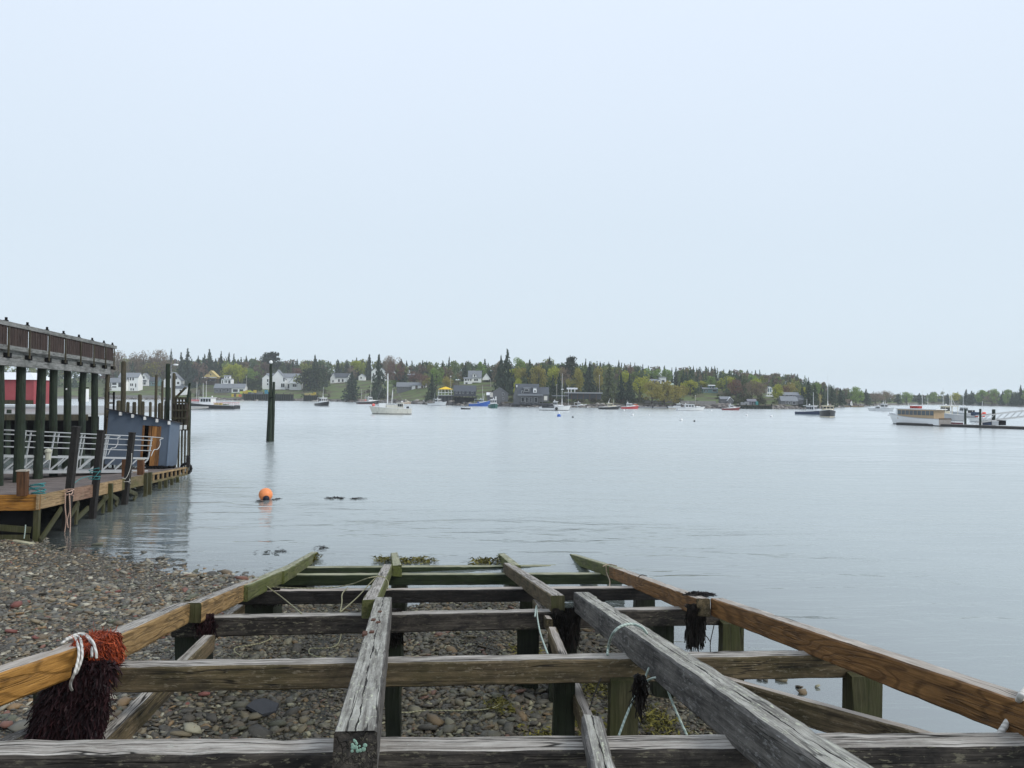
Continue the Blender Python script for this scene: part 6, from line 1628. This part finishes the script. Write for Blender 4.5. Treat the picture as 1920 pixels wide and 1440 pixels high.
def broadleaf(seed, blobs=20, per=70, spread=1.0, base=0.22, size=0.036):
    r = random.Random(seed)
    q, limbs = [], []
    for i in range(blobs):
        th = r.uniform(0, 6.28)
        h = r.random() ** 0.8
        z = base + 0.10 + (0.80 - base) * h
        R = 0.40 * math.sqrt(max(0.05, 1 - ((h - 0.38) / 0.68) ** 2)) * r.uniform(0.35, 1.0)
        c = Vector((R * math.cos(th), R * math.sin(th), z))
        br = r.uniform(0.10, 0.17)
        limbs.append(c)
        for _ in range(per):
            d = Vector((r.gauss(0, 1), r.gauss(0, 1), r.gauss(0, 1))).normalized()
            cards(r, q, c + d * br * (r.random() ** 0.22) * spread, r.uniform(0.6, 1.3) * size, 0.2)
    return q, limbs
def pine_tree(seed):
    r = random.Random(seed)
    q, limbs = [], []
    for i in range(11):
        z = 0.42 + 0.54 * i / 10
        th = r.uniform(0, 6.28)
        L = r.uniform(0.2, 0.5) * (1.0 if i < 8 else 0.6)
        c = Vector((L * math.cos(th), L * math.sin(th), z + 0.03))
        limbs.append(c)
        for f in (0.45, 0.75, 1.0):
            for _ in range(60):
                cards(r, q, c * f + Vector((0, 0, z * (1 - f))) + Vector((r.gauss(0, 0.075), r.gauss(0, 0.075), r.gauss(0, 0.03))), r.uniform(0.03, 0.055), 0.7)
    return q, limbs
def quads_np(q):
    co = np.array([[tuple(p) for p in f] for f in q]).reshape(-1, 3)
    return co, np.arange(len(co)).reshape(-1, 4)
PROTO = {}
def proto(kind, k):
    key = (kind, k)
    if key in PROTO: return PROTO[key]
    sd_ = abs(hash_name(kind)) % 1000 + k * 17
    limbs = []
    if kind == 'spruce': q = conifer(sd_, 21, 0.12)
    elif kind == 'fir': q = conifer(sd_, 19, 0.1, 1.15)
    elif kind == 'pine': q, limbs = pine_tree(sd_)
    elif kind == 'hedge': q, limbs = broadleaf(sd_, 26, 60, 1.1, 0.02, 0.04)
    elif kind in ('brown', 'russet'): q, limbs = broadleaf(sd_, 24, 62, 1.25, 0.22, 0.026)
    else: q, limbs = broadleaf(sd_, 22, 72, 1.1, 0.16, 0.034)
    co, fc = quads_np(q)
    crown = np_mesh('crown', co, fc, TM[kind])
    b = MB()
    if kind in ('spruce', 'fir'): b.tube([(0, 0, -0.05), (0, 0, 0.5), (0, 0, 0.96)], [0.022, 0.014, 0.003], 6)
    else:
        top = 0.5 if kind != 'pine' else 0.95
        b.tube([(0, 0, -0.05), (0.01, 0, top * 0.5), (0, 0.01, top)], [0.03, 0.022, 0.010], 6)
        for c in limbs[:9]:
            z0 = max(0.12, c.z - 0.30) if kind != 'pine' else c.z - 0.02
            b.tube([(0, 0, z0), (c.x * 0.55, c.y * 0.55, (z0 + c.z) / 2 + 0.02), tuple(c)], [0.011, 0.008, 0.003], 4)
    PROTO[key] = (crown, b.mesh('trunk', M_BARK))
    return PROTO[key]
def hash_name(s):
    v = 0
    for ch in s: v = (v * 31 + ord(ch)) % 100003
    return v
KIND_WORD = dict(spruce='dark pointed spruce', fir='tall grey-green fir', lime='round yellow-green tree', green='leafy mid-green tree', olive='olive-brown budding tree', russet='dark reddish tree', brown='bare brownish tree', pine='flat-topped dark pine', hedge='clipped dark hedge')
KIND_NAME = dict(spruce='spruce_tree', fir='fir_tree', lime='budding_tree', green='green_tree', olive='olive_tree', russet='reddish_tree', brown='bare_tree', pine='pine_tree', hedge='hedge')
KIND_NAME['olive'] = 'brown_budding_tree'
MARKS = [(236, 'porched white house'), (325, 'steep white gable'), (394, 'yellow house'), (446, 'white garage'), (527, 'three gabled house'), (640, 'dark roofed cottage'), (707, 'hidden white gable'), (770, 'long cottage'), (836, 'yellow roofed pavilion'), (888, 'dormered white house'), (936, 'shingled boathouse'), (998, 'big grey house'),
         (1075, 'white canopy'), (1149, 'teal shelter'), (1243, 'white tower'), (1332, 'teal house'), (1363, 'small boathouse'), (1412, 'lilac shed'), (1443, 'glazed house'), (1484, 'grey roofed sheds'), (1589, 'brown house'), (1660, 'flybridge boat'), (1730, 'tour boat'), (1838, 'orange buoys')]
# kind, column, top row, foot row, width in pixels
TREES = '''brown 222 660 728 34|brown 248 663 722 30|brown 270 660 722 34|brown 300 658 724 36|olive 257 681 726 32|olive 292 677 722 44|brown 312 676 730 40|spruce 320 654 716 13|spruce 339 661 722 20|spruce 351 654 724 27|spruce 371 668 724 20|spruce 383 664 722 20|spruce 392 655 722 24|spruce 404 672 724 22|spruce 414 659 718 17|spruce 429 661 718 18|spruce 438 663 716 16|lime 429 684 733 30|lime 447 683 736 34|green 470 690 730 26|spruce 461 668 712 18|spruce 476 673 714 18|hedge 466 709 739 22|hedge 480 709 739 22|hedge 490 710 739 14|pine 512 663 718 46|fir 530 678 722 34|spruce 548 676 716 16|russet 556 690 728 30|spruce 545 686 722 18|spruce 590 667 728 28|spruce 577 680 728 22|hedge 588 690 733 52|hedge 612 700 732 30|spruce 606 684 726 22|spruce 634 676 712 18|spruce 650 674 712 18|spruce 668 671 708 16|lime 672 676 710 34|brown 658 690 726 24|spruce 660 698 752 34|hedge 637 713 738 24|spruce 692 665 722 22|spruce 710 665 752 34|russet 688 706 742 20|brown 728 668 722 28|russet 744 674 726 32|spruce 752 673 724 26|spruce 762 676 712 14|russet 778 697 733 34|russet 796 702 735 26|green 738 712 742 24|olive 803 708 738 22|spruce 810 702 752 22|fir 830 676 716 22|spruce 842 669 716 13|green 818 690 730 32|spruce 792 676 712 14|spruce 800 676 712 13|olive 838 706 738 24|olive 862 703 735 26|spruce 872 680 716 14|green 902 678 716 22|spruce 918 694 736 20|spruce 928 685 740 26|spruce 939 668 742 26|spruce 951 655 744 34|spruce 962 700 740 22|green 972 671 722 26|lime 962 690 738 30|olive 976 687 738 34|spruce 993 674 736 26|lime 971 711 752 18|olive 1010 686 740 34|spruce 1030 668 722 20|spruce 1018 682 724 14|lime 1040 686 736 32|spruce 1037 704 752 20|spruce 1049 700 750 20|pine 1066 671 735 30|brown 1058 690 740 26|olive 1080 692 744 34|spruce 1098 673 728 15|spruce 1105 682 748 28|spruce 1092 686 728 13|spruce 1108 678 730 13|olive 1120 690 742 24|spruce 1125 677 720 12|spruce 1141 678 722 13|fir 1143 684 750 34|spruce 1160 676 716 12|spruce 1171 681 718 14|spruce 1182 680 716 13|spruce 1190 680 716 11|brown 1178 684 722 30|spruce 1164 699 756 20|spruce 1180 701 757 22|lime 1172 696 738 24|spruce 1205 683 720 12|lime 1205 694 730 26|lime 1200 705 748 36|olive 1222 716 762 38|olive 1246 714 762 42|olive 1264 722 762 32|brown 1226 708 744 24|green 1232 692 730 26|green 1250 692 730 26|spruce 1222 695 730 17|spruce 1268 702 734 18|spruce 1279 704 736 18|spruce 1294 694 734 18|green 1212 690 726 26|spruce 1300 686 722 11|spruce 1312 688 724 15|spruce 1328 689 724 12|spruce 1340 687 724 13|brown 1306 698 730 22|lime 1294 713 742 32|lime 1316 714 742 28|green 1330 705 738 24|lime 1354 714 746 26|lime 1366 704 742 30|olive 1282 722 746 20|russet 1380 712 752 30|brown 1410 714 754 34|brown 1428 718 754 28|fir 1396 702 750 26|spruce 1389 699 742 16|green 1410 702 740 24|spruce 1352 696 730 14|spruce 1376 697 730 14|lime 1418 708 744 20|lime 1458 721 752 22|lime 1464 732 758 18|olive 1482 717 748 26|russet 1472 722 752 16|spruce 1516 714 766 24|spruce 1504 724 764 18|spruce 1528 722 766 22|lime 1506 725 758 14|olive 1535 738 768 14|spruce 1540 728 768 20|green 1532 718 752 22|spruce 1560 724 768 24|spruce 1576 728 768 24|green 1605 725 768 26|spruce 1624 729 770 20|brown 1642 735 770 26|brown 1662 733 770 24|spruce 1684 738 768 14|green 1700 735 770 24|spruce 1724 737 770 20|green 1750 736 770 24|spruce 1777 738 770 14|lime 1790 736 770 20|spruce 1812 730 772 16|spruce 1822 733 772 18|green 1844 731 772 26|spruce 1838 735 772 14|brown 1860 738 772 30|green 1864 729 772 20|spruce 1880 735 772 14|green 1890 730 772 18|spruce 1898 737 772 14|spruce 1914 722 772 15|spruce 1905 735 772 12|green 1926 728 772 22'''
rows = []
for ln in TREES.split('|'):
    a = ln.split()
    rows.append([a[0]] + [float(v) for v in a[1:]])
zones = {}
for i, rw in enumerate(rows):
    k = sum(1 for m in MARKS if m[0] <= rw[1])
    zones.setdefault((rw[0], k), []).append((rw[1], i))
ORD = ['', 'second ', 'third ', 'fourth ', 'fifth ', 'sixth ', 'seventh ', 'eighth ', 'ninth ']
tree_label = {}
for (kind, k), lst in zones.items():
    lst.sort()
    where = ('left of the ' + MARKS[0][1]) if k == 0 else ('right of the ' + MARKS[-1][1]) if k == len(MARKS) else ('between the %s and the %s' % (MARKS[k - 1][1], MARKS[k][1]))
    for j, (_, i) in enumerate(lst):
        tree_label[i] = ('%s %s' % (KIND_WORD[kind], where)) if len(lst) == 1 else ('%s%s from left, %s' % (ORD[j] or 'first ', KIND_WORD[kind], where))
tr = random.Random(77)
for i, (kind, px, top, foot, wpx) in enumerate(rows):
    p = on_land(px, foot - 1)
    s_here = p.y - float(np.interp(px, DS_PX, DS))
    if foot < 750:                 # trees stand behind the houses they frame
        back = max([hh.s + 14 for hh in HOUSES if hh.rng[0] - wpx * 0.42 < px < hh.rng[1] + wpx * 0.42 and s_here < hh.s + 14] or [0])
        if back: p = on_land(px, s=back)
    k = p.y / FPX
    hgt = (to_px(p)[1] - top) * k
    crown, trunk = proto(kind, i % 5)
    t = thing(KIND_NAME[kind], tree_label[i], 'hedge' if kind == 'hedge' else 'tree', p, tr.uniform(0, 6.28), 'trees of the far shore')
    wid = wpx * k * (1.38 if kind in ('spruce', 'fir', 'pine') else 1.18)
    t.scale = (wid, wid, hgt)
    link('crown', crown, t); link('trunk', trunk, t)

# the wood behind them, one mass of small trees
lowq = {('c', k): quads_np(conifer(300 + k, 11, 0.0, 0.62)) for k in range(4)}
lowq.update({('b', k): quads_np(broadleaf(400 + k, 10, 26, 1.1, 0.1, 0.06)[0]) for k in range(4)})
V_, F_all, C_ = [], [], []
off = 0
fr_ = np.random.RandomState(19)
TOPLINE = np.array([(-600, 664), (100, 664), (220, 668), (330, 672), (440, 668), (520, 676), (640, 674), (760, 678), (900, 680), (1000, 678), (1120, 682), (1200, 688), (1320, 690), (1420, 697), (1480, 702), (1520, 708), (1560, 722), (1600, 733), (1650, 738), (1720, 741), (1790, 741), (1850, 736), (1930, 735), (2300, 725)], float)
cols = [(0.055, 0.095, 0.07), (0.08, 0.12, 0.08), (0.11, 0.16, 0.08), (0.17, 0.23, 0.075), (0.2, 0.16, 0.115), (0.18, 0.12, 0.1), (0.25, 0.27, 0.08)]
for i in range(1800):
    px = fr_.uniform(-500, 2300) if i % 5 == 0 else (fr_.uniform(195, 1960) if i < 1400 else fr_.uniform(1540, 1960))
    u_ = fr_.uniform()
    s_ = 52 + 175 * u_ if px < 1500 else 26 + 110 * u_
    if any(hh.rng[0] - 9 < px < hh.rng[1] + 9 and s_ < hh.s + 22 for hh in HOUSES): continue
    p = on_land(px, s=s_)
    top_y = float(np.interp(px, TOPLINE[:, 0], TOPLINE[:, 1])) + fr_.normal(0, 3.2) + 8 * (1 - u_)
    ht = (to_px(p)[1] - top_y) * p.y / FPX
    ht = min(max(ht, 5.0), 17.0)
    con = fr_.uniform() < 0.66
    co, fc = lowq[('c' if con else 'b', fr_.randint(4))]
    w_ = ht * (fr_.uniform(0.48, 0.66) if con else fr_.uniform(0.7, 1.0))
    th = fr_.uniform(0, 6.28)
    R2 = np.array([[math.cos(th), math.sin(th), 0], [-math.sin(th), math.cos(th), 0], [0, 0, 1]])
    v = (co * np.array([w_, w_, ht])) @ R2 + np.array([p.x, p.y, p.z - 0.2])
    V_.append(v); F_all.append(fc + off); off += len(v)
    c = np.array(cols[fr_.choice(4, p=[.4, .3, .2, .1])] if con else cols[fr_.choice([2, 3, 4, 5, 6])]) * fr_.uniform(0.85, 1.15)
    C_.append(np.tile(c, (len(v), 1)))
o = link('woodland', np_mesh('woodland', np.concatenate(V_), np.concatenate(F_all), leaf_mat('woodland_foliage', None, None, True), {'tint': np.concatenate(C_)}))
tag(o, kind='stuff')
# scrub and low bushes along the bank
V_, F_all, C_ = [], [], []
off = 0
for i in range(850):
    px = fr_.uniform(195, 1560)
    if 470 < px < 620 and fr_.uniform() < 0.45: continue
    if (770 < px < 800 or 1280 < px < 1345) and fr_.uniform() < 0.9: continue
    s_ = fr_.uniform(4.5, 16) if i % 3 else fr_.uniform(20, 50)
    if any(hh.rng[0] - 2 < px < hh.rng[1] + 2 and s_ < hh.s + 4 for hh in HOUSES): continue
    p = on_land(px, s=s_)
    co, fc = lowq[('b', fr_.randint(4))]
    ht, w_ = fr_.uniform(0.9, 2.6) * (1 if s_ < 18 else 1.3), fr_.uniform(2.0, 5.0)
    v = co * np.array([w_, w_, ht]) + np.array([p.x, p.y, p.z - 0.25])
    V_.append(v); F_all.append(fc + off); off += len(v)
    C_.append(np.tile(np.array([(0.07, 0.075, 0.035), (0.05, 0.06, 0.03), (0.095, 0.075, 0.055), (0.085, 0.10, 0.04)][fr_.randint(4)]) * fr_.uniform(0.8, 1.2), (len(v), 1)))
o = link('scrub', np_mesh('scrub', np.concatenate(V_), np.concatenate(F_all), bpy.data.materials['woodland_foliage'], {'tint': np.concatenate(C_)}))
tag(o, kind='stuff')
# utility poles
for px, top, foot, lab in ((1124, 704, 748, 'pale utility pole left of the tall grey fir'), (1044, 722, 752, 'thin pole behind the sailing fishing boat'), (1304, 742, 762, 'slim white flagpole behind the cabin cruiser'), (845, 706, 738, 'pole with a white lamp head above the yellow roofed pavilion'), (920, 714, 726, 'short white pole beside the big spruces'), (462, 706, 736, 'white pole behind the dark hedge')):
    p = on_land(px, foot)
    k = p.y / FPX
    t = thing('utility_pole', lab, 'pole', p)
    hh_ = (to_px(p)[1] - top) * k
    MB().tube([(0, 0, -0.3), (0, 0, hh_)], 0.11, 6).build('shaft', simple('pale_pole', (0.4, 0.38, 0.34), .8), t)
    MB().sphere((0, 0, hh_ + 0.1), 0.3 if px == 845 else 0.14, 6, 4).build('top', M_WHITE, t)
